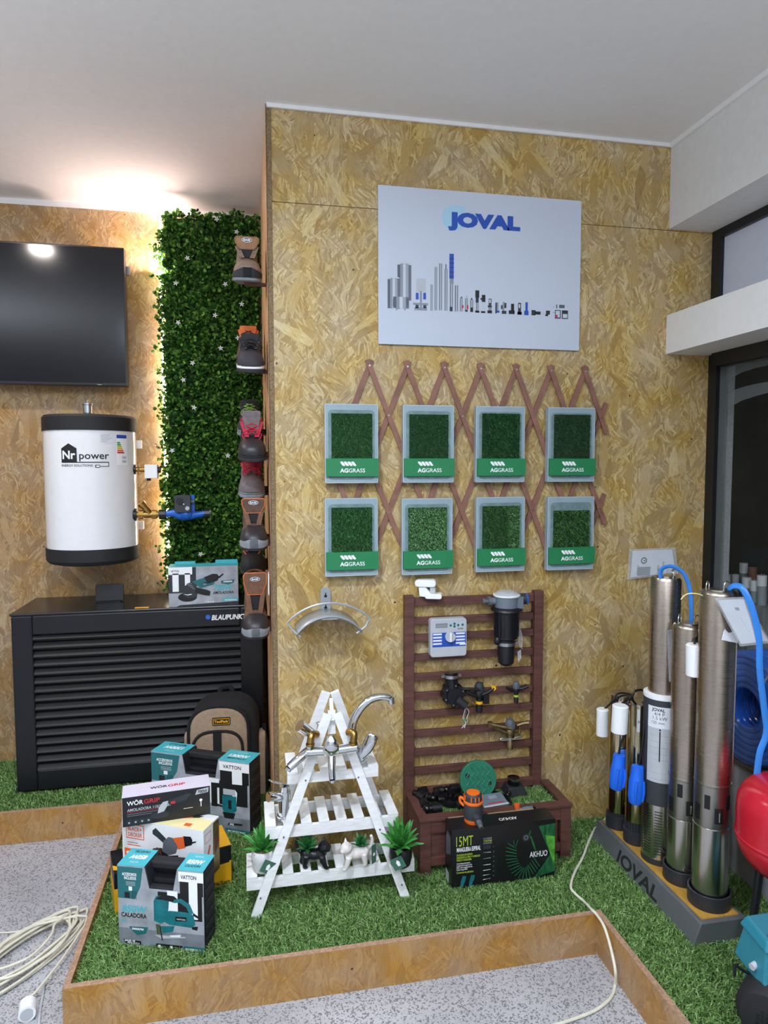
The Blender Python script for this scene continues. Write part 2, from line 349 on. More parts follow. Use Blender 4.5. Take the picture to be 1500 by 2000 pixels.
# common materials
for a in [('white_paint', '#d9d7d4', .85, 0, .015), ('white_trim', '#e6e4e2', .6, 0, .01), ('black_plastic', '#131419', .4, 0, .05), ('soft_black', '#1b1c20', .7, 0, .06),
          ('dark_grey', '#33363c', .6, 0, .04), ('grey_plastic', '#5b6068', .5, 0, .03), ('light_grey', '#b8bcc2', .5, 0, .02), ('white_plastic', '#eef0f2', .4, 0, .01),
          ('white_ink', '#f2f4f6', .5, 0, 0), ('black_ink', '#121316', .5, 0, 0), ('teal_ink', '#4ab3c0', .45, 0, .02), ('dark_teal_ink', '#1f6a70', .45, 0, .03),
          ('red_ink', '#c2252f', .5, 0, 0), ('blue_ink', '#1f4fb0', .5, 0, 0), ('lightblue_ink', '#a9cfe6', .5, 0, 0), ('grey_ink', '#8c9097', .5, 0, .02),
          ('dark_ink', '#2b2e35', .5, 0, .05), ('orange_ink', '#e2622c', .5, 0, .02), ('yellow_ink', '#efb11c', .45, 0, .02), ('green_ink', '#2f9a4a', .5, 0, .02),
          ('lime_ink', '#a9c63c', .5, 0, 0), ('orange_plastic', '#ef6f1e', .4, 0, .02), ('blue_plastic', '#2a6ae0', .32, 0, .02), ('navy', '#23304f', .5, 0, .03),
          ('teal_paint', '#2a7f93', .35, 0, .03), ('red_paint', '#c01f32', .22, 0, .02), ('cream_ink', '#efe0a8', .5, 0, 0), ('paper', '#dfe3ea', .7, 0, .02), ('beige_cable', '#d8d4c2', .5, 0, .04)]:
    mat(a[0], a[1], a[2], a[3], a[4])
mat('concrete_print', '#9fa4ad', .5, 0, .12, 18)
mat('concrete_print_dark', '#7c818b', .5, 0, .14, 18)
mat('chrome', '#dfe2e6', .06, 1, 0); mat('zinc', '#b9bec4', .3, 1, .05); mat('brass', '#b08d4e', .28, 1, .06, 60)
mat('bronze', '#a8956a', .38, 1, .1, 60)
mat('fabric_tan', '#a58c74', .9, 0, .05, 60, .5, 900); mat('fabric_black', '#17171a', .9, 0, .06, 60, .5, 900)
mat('brown_stain', '#5e3a33', .55, 0, .14, 14, .25, 60, stretch=(1, 1, 6)); mat('lattice_stain', '#8a5f50', .6, 0, .1, 20, .2, 60)
mat('white_wood', '#e9e9ea', .6, 0, .04, 12, .12, 40, stretch=(2, 2, 9))
brushed('steel'); brushed('steel_bright', '#c9c6c0', .22); brushed('steel_gold', '#c9bd9c', .15); brushed('steel_warm', '#b3a89d', .28)
# ============================================================ the setting
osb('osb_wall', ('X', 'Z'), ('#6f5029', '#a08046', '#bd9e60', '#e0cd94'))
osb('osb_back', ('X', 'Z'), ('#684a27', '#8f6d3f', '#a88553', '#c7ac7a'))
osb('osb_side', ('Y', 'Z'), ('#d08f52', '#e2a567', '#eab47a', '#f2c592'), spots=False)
osb('osb_board', ('XY', 'Z'), ('#7d5323', '#9c6f33', '#ad8040', '#bd9350'), rough=.35)
mat('osb_edge', '#7d6748', .8, 0, .22, 160, .4, 300); mat('osb_edge_light', '#a5826a', .8, 0, .14, 120, .4, 300)
mat('ceiling_paint', '#e2dedb', .9, 0, .01); mat('stucco', '#c9ccce', .9, 0, .06, 80, .8, 180)
speckle('terrazzo', ('#a5a3a8', '#c2c0c5'), '#77767a', 230)
FZ, BT, CZ, WY, BY = -.11, .03, 2.80, 2.58, 3.69      # floor, board top, ceiling, front wall, back wall
b = B(); b.box(-4, -3, FZ-.05, 4, 4, FZ, 'terrazzo'); struct(b, 'floor')
b = B(); b.box(-4, -3, CZ, 3.2, 4, CZ+.05, 'ceiling_paint'); struct(b, 'ceiling')
b = B(); b.box(-4, BY, FZ, .083, BY+.05, CZ-.028, 'osb_back'); b.box(-4, BY+.001, CZ-.03, .083, BY+.05, CZ, 'white_trim'); struct(b, 'wall_back')
b = B()
b.box(.1015, WY, FZ, 1.95, WY+.018, 2.4585, 'osb_wall'); b.box(.1015, WY, 2.4615, 1.95, WY+.018, CZ, 'osb_wall')
b.box(.1015, WY+.004, 2.45, 1.95, WY+.03, 2.47, 'osb_edge'); struct(b, 'wall_front')
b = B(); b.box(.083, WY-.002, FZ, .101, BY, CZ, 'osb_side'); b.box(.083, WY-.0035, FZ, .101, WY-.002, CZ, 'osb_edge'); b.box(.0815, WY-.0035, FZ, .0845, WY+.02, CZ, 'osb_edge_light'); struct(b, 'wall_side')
b = B(); b.box(-4.05, -3, FZ, -4, 4, CZ, 'white_paint'); struct(b, 'wall_left')
b = B(); b.box(-4, -3.05, FZ, 3.2, -3, CZ, 'white_paint'); struct(b, 'wall_rear')
b = B(); b.box(1.705, -3, 2.465, 2.0, WY-.001, CZ, 'white_paint'); struct(b, 'wall_right')
b = B(); b.box(1.705, -3, 1.96, 1.905, WY-.001, 2.118, 'white_trim'); struct(b, 'trim_1')
b = B(); b.box(.085, WY-.012, CZ-.014, 1.705, WY-.0036, CZ-.0002, 'white_trim'); b.box(1.692, -3, CZ-.02, 1.7045, WY-.013, CZ-.0002, 'white_trim'); struct(b, 'trim_2')
mat('ledge_wood', '#5b5049', .45, 0, .25, 8, .1, 60, stretch=(6, 1, 6)); mat('ledge_paint', '#9fa1a3', .7, 0, .04)
b = B(); b.box(1.73, -3, FZ, 1.96, WY-.001, .415, 'ledge_paint'); b.box(1.725, -3, .4152, 1.96, WY-.001, .43, 'ledge_wood'); struct(b, 'trim_3')
# kerb boards of the display platform
def board(name, x0, y0, x1, y1):
    b = B(); b.box(x0, y0, FZ, x1, y1, BT-.0012, 'osb_board'); b.box(x0, y0, BT-.0012, x1, y1, BT, 'osb_edge_light'); return struct(b, name)
board('trim_4', -.535, 1.972, 1.126, 1.990); board('trim_5', -.535, 1.9902, -.517, 3.0698)
board('trim_6', -3.2, 3.07, -.517, 3.088); board('trim_7', 1.108, -.6, 1.126, 1.9718)
mat('turf_backing', '#2c3f1f', .9, 0, .15, 60)
b = B(); b.box(-3.2, 3.0885, FZ, .083, BY-.0005, 0, 'turf_backing'); b.box(-.5168, 1.9905, FZ, .083, 3.088, 0, 'turf_backing'); b.box(.083, 1.9905, FZ, 1.7295, WY-.004, 0, 'turf_backing')
b.box(1.1265, -.6, FZ, 1.7295, 1.9903, 0, 'turf_backing'); struct(b, 'floor_platform')
# window: dark frame, clear glass with frosted film, pale panel above
mat('frame_black', '#101114', .45, 0, .03)
def plainglass(name):
    m, t, p = newmat(name); p.inputs['Base Color'].default_value = (.02, .025, .025, 1); p.inputs['Roughness'].default_value = .03
    p.inputs['Alpha'].default_value = .14; p.inputs['Specular IOR Level'].default_value = .4; _M[name] = m
plainglass('window_glass')
mat('frost_film', '#6f7679', .6, 0, .03, 6, alpha=.6); mat('pale_panel', '#c9cede', .5, 0, .01); mat('clear_plastic', '#e6eaf0', .12, 0, 0, alpha=.28)
b = B()
for z0, z1 in ((.43, 1.96), (2.118, 2.465)):
    b.box(1.906, WY-.052, z0, 1.955, WY-.001, z1, 'frame_black'); b.box(1.906, -1.0, z0, 1.955, -.94, z1, 'frame_black')
    b.box(1.906, -.94, z1-.035, 1.955, WY-.052, z1, 'frame_black')
b.box(1.906, -.94, .43, 1.955, WY-.052, .46, 'frame_black'); b.box(1.88, -1.0, 1.905, 1.956, WY-.053, 1.9595, 'frame_black')
win = struct(b, 'window_1')
b = B(); b.box(1.925, -.94, .46, 1.931, WY-.052, 1.925, 'window_glass'); b.obj('glass_pane', win)
b = B(); b.box(1.925, -.94, 2.118, 1.935, WY-.052, 2.43, 'pale_panel'); b.obj('upper_panel', win, label='pale blue white upper panel')
def wq(pts, X=1.9235): return [tuple(PX(x, y, X)) for x, y in pts]
b = B()
def film(a, c):     # strip between two rows of points of equal length
    A, Cc = wq(a), wq(c); n = len(A); b.add(A+Cc, [(i, i+1, n+i+1, n+i) for i in range(n-1)], 'frost_film')
film([(1386, 716), (1422, 705), (1450, 697), (1475, 690), (1520, 679)], [(1386, 745), (1422, 741), (1450, 727), (1475, 719), (1520, 709)])
film([(1386, 770), (1422, 766), (1450, 756), (1475, 750), (1520, 742)], [(1386, 800), (1420, 798), (1450, 782), (1475, 774), (1520, 762)])
film([(1386, 745), (1422, 741)], [(1386, 770), (1422, 766)])
film([(1386, 800), (1420, 798)], [(1368, 1250), (1410, 1250)])
b.obj('frosted_film', win, label='frosted film border on the glass')
# what stands outside the glass
b = B(); b.box(1.97, 2.535, FZ, 2.0, 2.9, 2.45, 'stucco'); struct(b, 'wall_outside')
mat('night_dark', '#5a5a52', .9, 0, .15, 3)
b = B(); b.box(3.15, -3, FZ, 3.2, 4, 2.8, 'night_dark'); b.box(1.97, 3.5, FZ, 3.15, 3.55, 2.8, 'night_dark'); struct(b, 'night_backdrop')  # backdrop beyond the glass, night darkness put into its colour
mat('whitewash', '#8d918f', .7, 0, .2, 8, .2, 40, stretch=(1, 8, 1))
b = B(); b.box(2.13, 1.2, FZ, 2.55, 3.0, .90, 'whitewash'); b.obj('outdoor_counter', None, 'grey whitewashed wooden counter standing outside behind the window glass', 'counter')
mat('tube_tip', '#e9ebee', .4, 0, .02); mat('tube_body', '#9aa3a8', .2, 0, .04); mat('copper_tube', '#7a5238', .4, 0, .05)
TUBEL = ['tallest white tube at the back of the cluster behind the window glass', 'grey translucent tube at the left end of the cluster behind the glass', 'short tube second from the left behind the window glass',
         'white capped tube in the middle of the cluster behind the glass', 'leaning tube in front of the brown one behind the window glass', 'white capped tube at the right end behind the window glass', 'brown tube standing among the white tubes behind the glass']
for i, (px, py, r) in enumerate([(1454, 1100, .018), (1425, 1122, .016), (1438, 1122, .016), (1460, 1128, .02), (1476, 1134, .019), (1490, 1124, .02), (1472, 1108, .018)]):
    X = 2.2 if i in (0, 6) else 2.16; p = PX(px, py, X); b = B(); cpr = i == 6
    b.cyl((X, p.y, .9005), (X, p.y+.004, p.z-.04), r*.95, 'copper_tube' if cpr else 'tube_body', n=14); b.cyl((X, p.y+.004, p.z-.045), (X, p.y+.005, p.z), r, 'copper_tube' if cpr else 'tube_tip', n=14)
    if not cpr:
        for s in (-1, 1): b.cyl((X, p.y+s*.007, p.z-.001), (X, p.y+s*.007, p.z+.008), .002, 'zinc', n=6)
    b.obj('plastic_tube', None, TUBEL[i], 'tube', 'tubes behind the window glass')
# artificial grass of the platform: one carpet of blades
bladesmat('turf_blades', '#4a6e33', '#739c52', '#b0cb88')
rng = np.random.default_rng(3)
def scatter(x0, y0, x1, y1, dens):
    n = int((x1-x0)*(y1-y0)*dens); return np.stack([rng.uniform(x0, x1, n), rng.uniform(y0, y1, n), np.zeros(n)], 1)
RG = [(-1.6, 3.09, .08, 3.68, 42000), (-.512, 1.995, .08, 3.09, 75000), (.08, 1.995, 1.725, 2.575, 75000), (1.13, 1.25, 1.725, 1.995, 75000)]
P = np.concatenate([scatter(*r) for r in RG])
def keep(P, x0, y0, x1, y1): return ~((P[:, 0] > x0) & (P[:, 0] < x1) & (P[:, 1] > y0) & (P[:, 1] < y1))
for r in [(-1.07, 3.30, .04, 3.68), (1.36, 1.82, 1.53, 2.41), (.69, 2.23, 1.07, 2.31)]: P = P[keep(P, *r)]
blades('artificial_grass', P, (0, 0, 1), (1, 0, 0), .023, .0032, _M['turf_blades'], 1.0, 5, drift=(-.25, -.35, 0), kind='stuff', label='green artificial grass carpet of the raised display platform', category='grass')
# ============================================================ on the back wall
# television
mat('tv_screen', '#0d1018', .12, 0, 0, spec=.6); mat('tv_frame', '#15171d', .3, 0, 0)
t = thing('television', 'large black flat television hung on the back wall above the white boiler', 'television', (-.9, 3.60, 2.229))
W2, H2 = .53, .334
x1, x0 = PY(242, 486, 3.585).x+.9, -.72
b = B(); b.box(x0, -.015, -H2, x1, .035, H2, 'tv_frame'); b.obj('casing', t, bev=.003)
b = B(); b.box(x0+.008, -.0172, -H2+.014, x1-.008, -.0152, H2-.008, 'tv_screen'); b.obj('screen', t)
b = B(); b.box(x1-.14, -.0175, -H2+.004, x1-.12, -.0155, -H2+.006, 'zinc'); b.obj('status_strip', t)
b = B(); b.box(x1-.05, .0352, -.2, x1-.02, .089, .3, 'black_plastic'); b.box(x1-.05, .06, .225, x1+.013, .075, .265, 'zinc'); b.obj('wall_bracket', t)
# boiler
t = thing('water_heater', 'white cylindrical water heater with black end caps on the back wall', 'water heater', (-.727, 3.455, 1.0485))
R = .203
def superc(r, ry, n=48): return [(r*math.copysign(abs(math.cos(a))**1, math.cos(a)), ry*math.copysign(abs(math.sin(a))**1, math.sin(a))) for a in [2*PI*i/n for i in range(n)]]
mat('boiler_white', '#e9eaee', .18, 0, .01, coat=.3)
def ring(prof, mt, nm):
    b = B(); b.loft([[(x, y, z) for x, y in superc(r, r)] for r, z in prof], mt); return b
ring([(R, .075), (R, .615)], 'boiler_white', 'tank').obj('tank_body', t)
ring([(R-.03, -.002), (R-.008, .004), (R+.004, .02), (R+.004, .0755)], 'soft_black', '').obj('bottom_cap', t, label='black bottom cap')
ring([(R+.004, .6145), (R+.004, .675), (R-.004, .686), (R-.03, .688)], 'soft_black', '').obj('top_cap', t, label='black top cap')
F = FR((0, -R-.0005, 0))
def bx(px, py, off=0): p = PY(px, py, 3.252); a = (p.x+.727)/R; return (math.asin(max(-1, min(1, a)))*R, p.z-1.0485)
b = B()
o = bx(118.5, 902)
b.poly([(o[0], o[1]), (o[0]+.07, o[1]), (o[0]+.07, o[1]+.06), (o[0]+.035, o[1]+.082), (o[0], o[1]+.06)], F, 'black_ink', .0004)
b.text('Nr', F @ T(o[0]+.035, o[1]+.014), .05, 'white_ink', .03, align='C', lift=.0008)
b.text('power', F @ T(o[0]+.08, o[1]+.013), .045, 'black_ink', .012, lift=.0004, width=.125)
b.rect(o[0], o[1]-.004, o[0]+.205, o[1], F, 'black_ink', .0004); b.rect(o[0]+.202, o[1]-.02, o[0]+.205, o[1], F, 'black_ink', .0004); b.rect(o[0]+.16, o[1]-.022, o[0]+.205, o[1]-.019, F, 'black_ink', .0004)
b.rect(o[0]+.145, o[1]-.026, o[0]+.165, o[1]-.013, F, 'black_ink', .0004); b.rect(o[0]+.149, o[1]-.023, o[0]+.163, o[1]-.016, F, 'white_ink', .0008)
b.text('ENERGY SOLUTIONS', F @ T(o[0], o[1]-.021), .014, 'black_ink', .01, width=.135, lift=.0004)
e = bx(232, 895); ex, ez = .155, e[1]-.03
b.rect(ex, ez, ex+.062, ez+.14, F, 'white_ink', .0004); b.rect(ex+.002, ez+.122, ex+.06, ez+.138, F, 'blue_ink', .0006)
for i, c in enumerate(('green_ink', 'green_ink', 'lime_ink', 'yellow_ink', 'orange_ink', 'red_ink')):
    b.rect(ex+.004, ez+.098-i*.009, ex+.02+i*.0045, ez+.105-i*.009, F, c, .0006)
b.rect(ex+.03, ez+.01, ex+.055, ez+.022, F, 'light_grey', .0006); b.rect(ex+.03, ez+.028, ex+.055, ez+.04, F, 'light_grey', .0006)
b.rect(ex-.075, ez+.10, ex-.01, ez+.145, F, 'paper', .0004)
for i in range(5): b.rect(ex-.07, ez+.106+i*.007, ex-.04+(i % 3)*.01, ez+.1075+i*.007, F, 'grey_ink', .0007)
slice_wrap(b, R).obj('printed_logo', t)
b = B(); b.lathe([(.012, .688), (.012, .698), (.014, .699), (.02, .70), (.02, .736), (.023, .738), (.023, .744), (.012, .746), (.004, .748), (.004, .76)], 'zinc', T(0, -.04)); b.cyl((.006, -.04, .745), (.006, -.04, .765), .004, 'brass'); b.obj('air_vent_valve', t, label='silver air vent valve')
b = B()
for z in (.16, .56): b = B(); b.box(R-.02, .09, z-.02, R+.012, .125, z+.02, 'white_plastic'); b.obj('wall_hook', t)
b = B(); b.cyl((R-.01, -.03, .437), (R+.05, -.03, .437), .013, 'brass'); b.cyl((R+.012, -.03, .437), (R+.02, -.03, .437), .018, 'brass', n=6); b.cyl((R-.012, -.03, .437), (R+.004, -.03, .437), .024, 'black_plastic'); b.obj('pipe_fitting', t, label='brass pipe fitting')
tb = B(); tb.rbox(R+.045, -.06, .395, R+.103, 0, .46, .004, 'white_plastic', axis='y'); th = tb.obj('thermostat_box', t, bev=.002, label='white plastic thermostat box')
b = B(); b.cyl((R+.1, -.03, .435), (R+.115, -.03, .435), .015, 'black_plastic'); b.obj('cable_gland', th); b = B(); b.cyl((R+.06, -.03, .383), (R+.06, -.03, .396), .01, 'black_plastic'); b.obj('cable_gland', th)
pz = .222; b = B(); b.cyl((R-.012, -.04, pz), (R+.004, -.04, pz), .03, 'black_plastic'); b.cyl((R, -.04, pz), (R+.1, -.04, pz), .016, 'brass')
for x in (.012, .072): b.cyl((R+x, -.04, pz), (R+x+.022, -.04, pz), .022, 'brass', n=8)
b.cyl((R+.065, -.04, pz), (R+.03, -.05, pz+.05), .015, 'brass'); b.cyl((R+.033, -.049, pz+.045), (R+.024, -.052, pz+.058), .019, 'brass', n=8); b.obj('strainer_valve', t, label='brass angled strainer valve')
t = thing('circulation_pump', 'blue circulation pump with grey head joined to the side of the white water heater', 'pump', (-.727+R+.105, 3.415, 1.0485+pz))
mat('pump_blue', '#1f64c8', .3, 0, .04)
b = B(); b.cyl((0, 0, 0), (.03, 0, 0), .024, 'black_plastic', n=10); b.obj('union_nut', t); b = B(); b.cyl((.21, 0, 0), (.235, 0, 0), .022, 'black_plastic', n=10); b.cyl((.222, 0, .006), (.24, 0, .006), .012, 'zinc', n=6); b.obj('union_nut', t)
b = B(); b.tube([(.025, 0, 0), (.07, 0, .004), (.11, 0, -.006), (.16, 0, -.006), (.215, 0, .002)], lambda s: .013+.012*math.sin(PI*s)**2, 'pump_blue', 12, 4); b.ell((.125, 0, .0), .035, .04, .03, 'pump_blue'); b.box(.09, .0, 0, .165, .05, .09, 'pump_blue'); b.obj('volute', t)
b = B(); b.rbox(.075, -.045, .01, .15, .0, .092, .01, 'dark_grey', axis='y'); hd = b.obj('control_head', t, bev=.002)
b = B(); b.cyl((.1, -.052, .065), (.1, -.045, .065), .016, 'black_plastic'); b.cyl((.135, -.05, .03), (.135, -.045, .03), .01, 'zinc'); b.cyl((.118, -.0465, .05), (.118, -.045, .05), .003, 'white_ink'); b.cyl((.15, -.02, .06), (.166, -.02, .06), .007, 'grey_plastic'); b.obj('dial', hd)
# LED strip
mat('led', '#fff1e2', .5, 0, 0, emit=16)
b = B(); b.box(-.418, 3.655, .92, -.402, 3.662, 2.765, 'led'); b.obj('led_strip', None, 'glowing white vertical light strip along the left edge of the leaf panel', 'light strip')
for z, e in ((2.735, 1.6), (2.45, 10), (1.9, .9), (1.3, .9)):
    l = bpy.data.lights.new('led_glow', 'AREA'); l.shape = 'RECTANGLE'; l.size = .02; l.size_y = .5 if z < 2.4 else .06; l.energy = e; l.color = (1, .80, .66) if z < 2.4 else (1, .76, .70)
    o = bpy.data.objects.new('led_glow', l); COL.objects.link(o); o.location = (-.41, 3.648 if z < 2.4 else 3.60, z); o.rotation_euler = (PI/2, 0, 0) if z < 2.4 else (PI*(.95 if z > 2.7 else 1.12), 0, -.25)
# leaf panel
def leafmesh(name, C, mt, parent, lsize, seed, per=8, **kw):
    rg = np.random.default_rng(seed); n = len(C)*per
    C = np.repeat(np.asarray(C), per, 0)
    u = rg.normal(0, 1, (n, 3)); u[:, 1] = -np.abs(u[:, 1])*.8-.25; u /= np.linalg.norm(u, axis=1)[:, None]
    w_ = np.cross(u, rg.normal(0, 1, (n, 3))); w_ /= np.linalg.norm(w_, axis=1)[:, None]; nn = np.cross(u, w_)
    Ls = lsize*rg.uniform(.7, 1.25, n)[:, None]; b0 = C+u*Ls*.35
    V = np.stack([b0, b0+u*Ls*.35+w_*Ls*.42+nn*Ls*.12, b0+u*Ls*.8+w_*Ls*.36+nn*Ls*.1, b0+u*Ls, b0+u*Ls*.8-w_*Ls*.36+nn*Ls*.1, b0+u*Ls*.35-w_*Ls*.42+nn*Ls*.12], 1).reshape(-1, 3)
    k = np.arange(n)*6; q = np.stack([k, k+1, k+2, k+3, k, k+3, k+4, k+5], 1).ravel()
    me = bpy.data.meshes.new(name); me.vertices.add(n*6); me.vertices.foreach_set('co', V.ravel()); me.loops.add(n*8); me.loops.foreach_set('vertex_index', q.astype(np.int32))
    me.polygons.add(n*2); me.polygons.foreach_set('loop_start', (np.arange(n*2)*4).astype(np.int32)); me.update(calc_edges=True)
    at = me.attributes.new('rnd', 'FLOAT', 'POINT'); at.data.foreach_set('value', np.repeat(rg.uniform(0, 1, n), 6).astype(np.float32))
    me.materials.append(mt); o = bpy.data.objects.new(name, me); COL.objects.link(o); o.parent = parent
    for a, c in kw.items(): o[a] = c
    return o
bladesmat('hedge_leaves', '#1b3a1d', '#3b6d2c', '#8ab850', .36, .25)
t = thing('leaf_wall_panel', 'tall artificial boxwood leaf panel with small white flowers beside the shoes', 'plant panel', (0, 3.60, 0))
b = B(); b.box(-.385, 0, .86, .075, .03, 2.725, 'turf_backing'); b.obj('backing', t)
rg = np.random.default_rng(11); n = 3600
C = np.stack([rg.uniform(-.385, .072, n), -rg.uniform(.0, .045, n), rg.uniform(.86, 2.74, n)], 1)
n2 = 330; C2 = np.stack([-.372-np.abs(rg.normal(0, .028, n2)), -rg.uniform(-.03, .035, n2), rg.uniform(.86, 2.66, n2)], 1)
C3 = np.array([(-.06+.01*i, -.03, 2.74+.008*(i % 3)) for i in range(6)]+[(.0, -.03, 2.735), (-.17, -.03, 2.735)])
leafmesh('foliage', np.concatenate([C, C2, C3]), _M['hedge_leaves'], t, .019, 4)
mat('petal', '#e7ebef', .6, 0, .01)
for i, (px, py) in enumerate([(462, 453), (366, 504), (343, 553), (440, 555), (472, 594), (348, 630), (431, 680), (376, 709), (358, 742), (420, 616), (465, 660), (379, 796), (336, 880), (445, 890), (392, 1082), (478, 1080), (423, 428)]):
    p = PY(px, py, 3.535); b = B(); a0 = i*.7
    for k in range(5):
        a = a0+k*2*PI/5; d = Vector((math.cos(a), 0, math.sin(a))); s = Vector((-math.sin(a), 0, math.cos(a)))
        b.add([(0, 0, 0), d*.007+s*.003+Vector((0, -.002, 0)), d*.014+Vector((0, -.001, 0)), d*.007-s*.003+Vector((0, -.002, 0))], [(0, 1, 2, 3)], 'petal')
    b.cyl((0, .01, 0), (0, -.002, 0), .002, 'cream_ink', n=6)
    o = b.obj('flower', t); o.location = (p.x, -.065, p.z)
# ============================================================ on the front wall
def off(t): return Matrix.Translation(-Vector(t.location))
def remesh(o, v, sm=3):
    r = o.modifiers.new('blend', 'REMESH'); r.mode = 'VOXEL'; r.voxel_size = v; r.use_smooth_shade = True
    if sm: s = o.modifiers.new('smooth', 'SMOOTH'); s.factor = .5; s.iterations = sm
    return o
def plank(b, p0, p1, wd, th, mt, face=(0, -1, 0), e0=0, e1=0):
    p0, p1 = Vector(p0), Vector(p1); d = (p1-p0).normalized(); n = Vector(face); s = d.cross(n).normalized()
    n = s.cross(d).normalized(); p0 = p0-d*e0; p1 = p1+d*e1
    vs = [p+s*(wd/2*a)+n*(th/2*c) for p in (p0, p1) for c in (-1, 1) for a in (-1, 1)]
    return b.add(vs, [(0, 1, 3, 2), (4, 6, 7, 5), (0, 4, 5, 1), (2, 3, 7, 6), (0, 2, 6, 4), (1, 5, 7, 3)], mt)
# ---- poster
mat('poster_board', '#c5ccda', .55, 0, .01, 2)
for i, c in enumerate(('#565d6a', '#8a919d', '#c4cad4', '#9aa1ad', '#646b78')): mat('tone%d' % i, c, .5, 0, 0)
t = thing('poster', 'white wall poster with blue lettering and a row of pumps and tanks', 'poster', (.492, WY-.006, 1.961))
b = B(); b.box(.492, WY-.0115, 1.961, 1.311, WY-.0045, 2.5445, 'poster_board'); b.obj('board', t, M=off(t))
PF = FR((0, WY-.0118, 0))
def w2(px, py): p = PY(px, py, WY-.0118); return (p.x, p.z)
b = B()
def pr(x0, y0, x1, y1, mt, l=0): a, c = w2(x0, y1), w2(x1, y0); b.rect(a[0], a[1], c[0], c[1], PF, mt, l)
def pcyl(x0, y0, x1, y1, l=0, dome=0):
    a, c = w2(x0, y1), w2(x1, y0); W_ = c[0]-a[0]
    for i in range(5): b.rect(a[0]+W_*i/5, a[1], a[0]+W_*(i+1)/5, c[1]-(dome if i in (0, 4) else 0), PF, 'tone%d' % i, l)
    if dome: b.poly([(a[0]+W_*.5+W_*.5*math.cos(q), c[1]-dome*.2+W_*.16*math.sin(q)) for q in [PI*k/10 for k in range(11)]], PF, 'tone2', l)
o = w2(886, 426); rr = .046
b.poly([(o[0]+rr*math.cos(a), o[1]+rr*math.sin(a)) for a in [PI/2+1.5*PI*k/24 for k in range(25)]]+[(o[0]+rr, o[1]+rr)], PF, 'lightblue_ink', .0002)
q = w2(875, 439)
b.text('JOVAL', PF @ T(q[0], q[1]-.001), .066, 'blue_ink', .075, sp=1.02, width=.292, lift=.0005)
A6 = lambda x0, y0, x1, y1, m, l=.0002: pr(740+x0/7.5, 470+y0/7.5, 740+x1/7.5, 470+y1/7.5, m, l)
C6 = lambda x0, y0, x1, y1, l=.0002, d=0: pcyl(740+x0/7.5, 470+y0/7.5, 740+x1/7.5, 470+y1/7.5, l, d)
C6(272, 345, 474, 870, .0002, .004); C6(128, 555, 308, 990, .0004, .004); C6(210, 830, 440, 985, .0007); A6(250, 985, 270, 1020, 'tone1'); A6(370, 985, 390, 1020, 'tone1'); A6(205, 850, 240, 960, 'tone0', .0009); A6(405, 850, 440, 960, 'tone0', .0009); A6(195, 525, 230, 545, 'navy')
A6(548, 560, 685, 745, 'light_grey'); A6(540, 765, 582, 860, 'blue_ink', .0004); A6(650, 765, 690, 860, 'blue_ink', .0004); A6(600, 740, 630, 990, 'tone1', .0004); A6(500, 918, 720, 938, 'tone1', .0005); A6(520, 985, 705, 1018, 'tone1'); A6(535, 935, 582, 990, 'navy'); A6(650, 935, 695, 990, 'navy')
for g in ((758, 645, 787, 1025), (817, 385, 853, 1020), (882, 335, 926, 1020), (962, 415, 1004, 1025), (1040, 640, 1085, 970), (1112, 655, 1160, 1035), (1187, 840, 1225, 1035), (1262, 845, 1300, 1035), (1338, 865, 1380, 980), (1425, 905, 1460, 1030)): C6(*g)
A6(975, 345, 990, 420, 'tone0'); A6(1032, 195, 1098, 555, 'blue_ink')
for k in range(5): A6(1030, 262+k*65, 1100, 268+k*65, 'navy', .0004)
A6(1036, 555, 1094, 635, 'tone1'); A6(1036, 970, 1080, 1033, 'navy', .0004); A6(1215, 945, 1238, 990, 'red_ink', .0004); A6(1288, 945, 1310, 1005, 'red_ink', .0004); A6(1262, 1015, 1300, 1040, 'black_ink', .0004); A6(1338, 980, 1380, 1045, 'black_ink'); A6(1350, 840, 1368, 870, 'black_ink'); A6(1200, 822, 1220, 842, 'navy'); A6(1285, 800, 1290, 850, 'tone0'); A6(1412, 730, 1470, 835, 'black_ink'); A6(1418, 830, 1462, 910, 'navy'); A6(1410, 1025, 1470, 1055, 'black_ink', .0004)
A7 = lambda x0, y0, x1, y1, m, l=.0002: pr(920+x0/7.14, 540+y0/7.14, 920+x1/7.14, 540+y1/7.14, m, l)
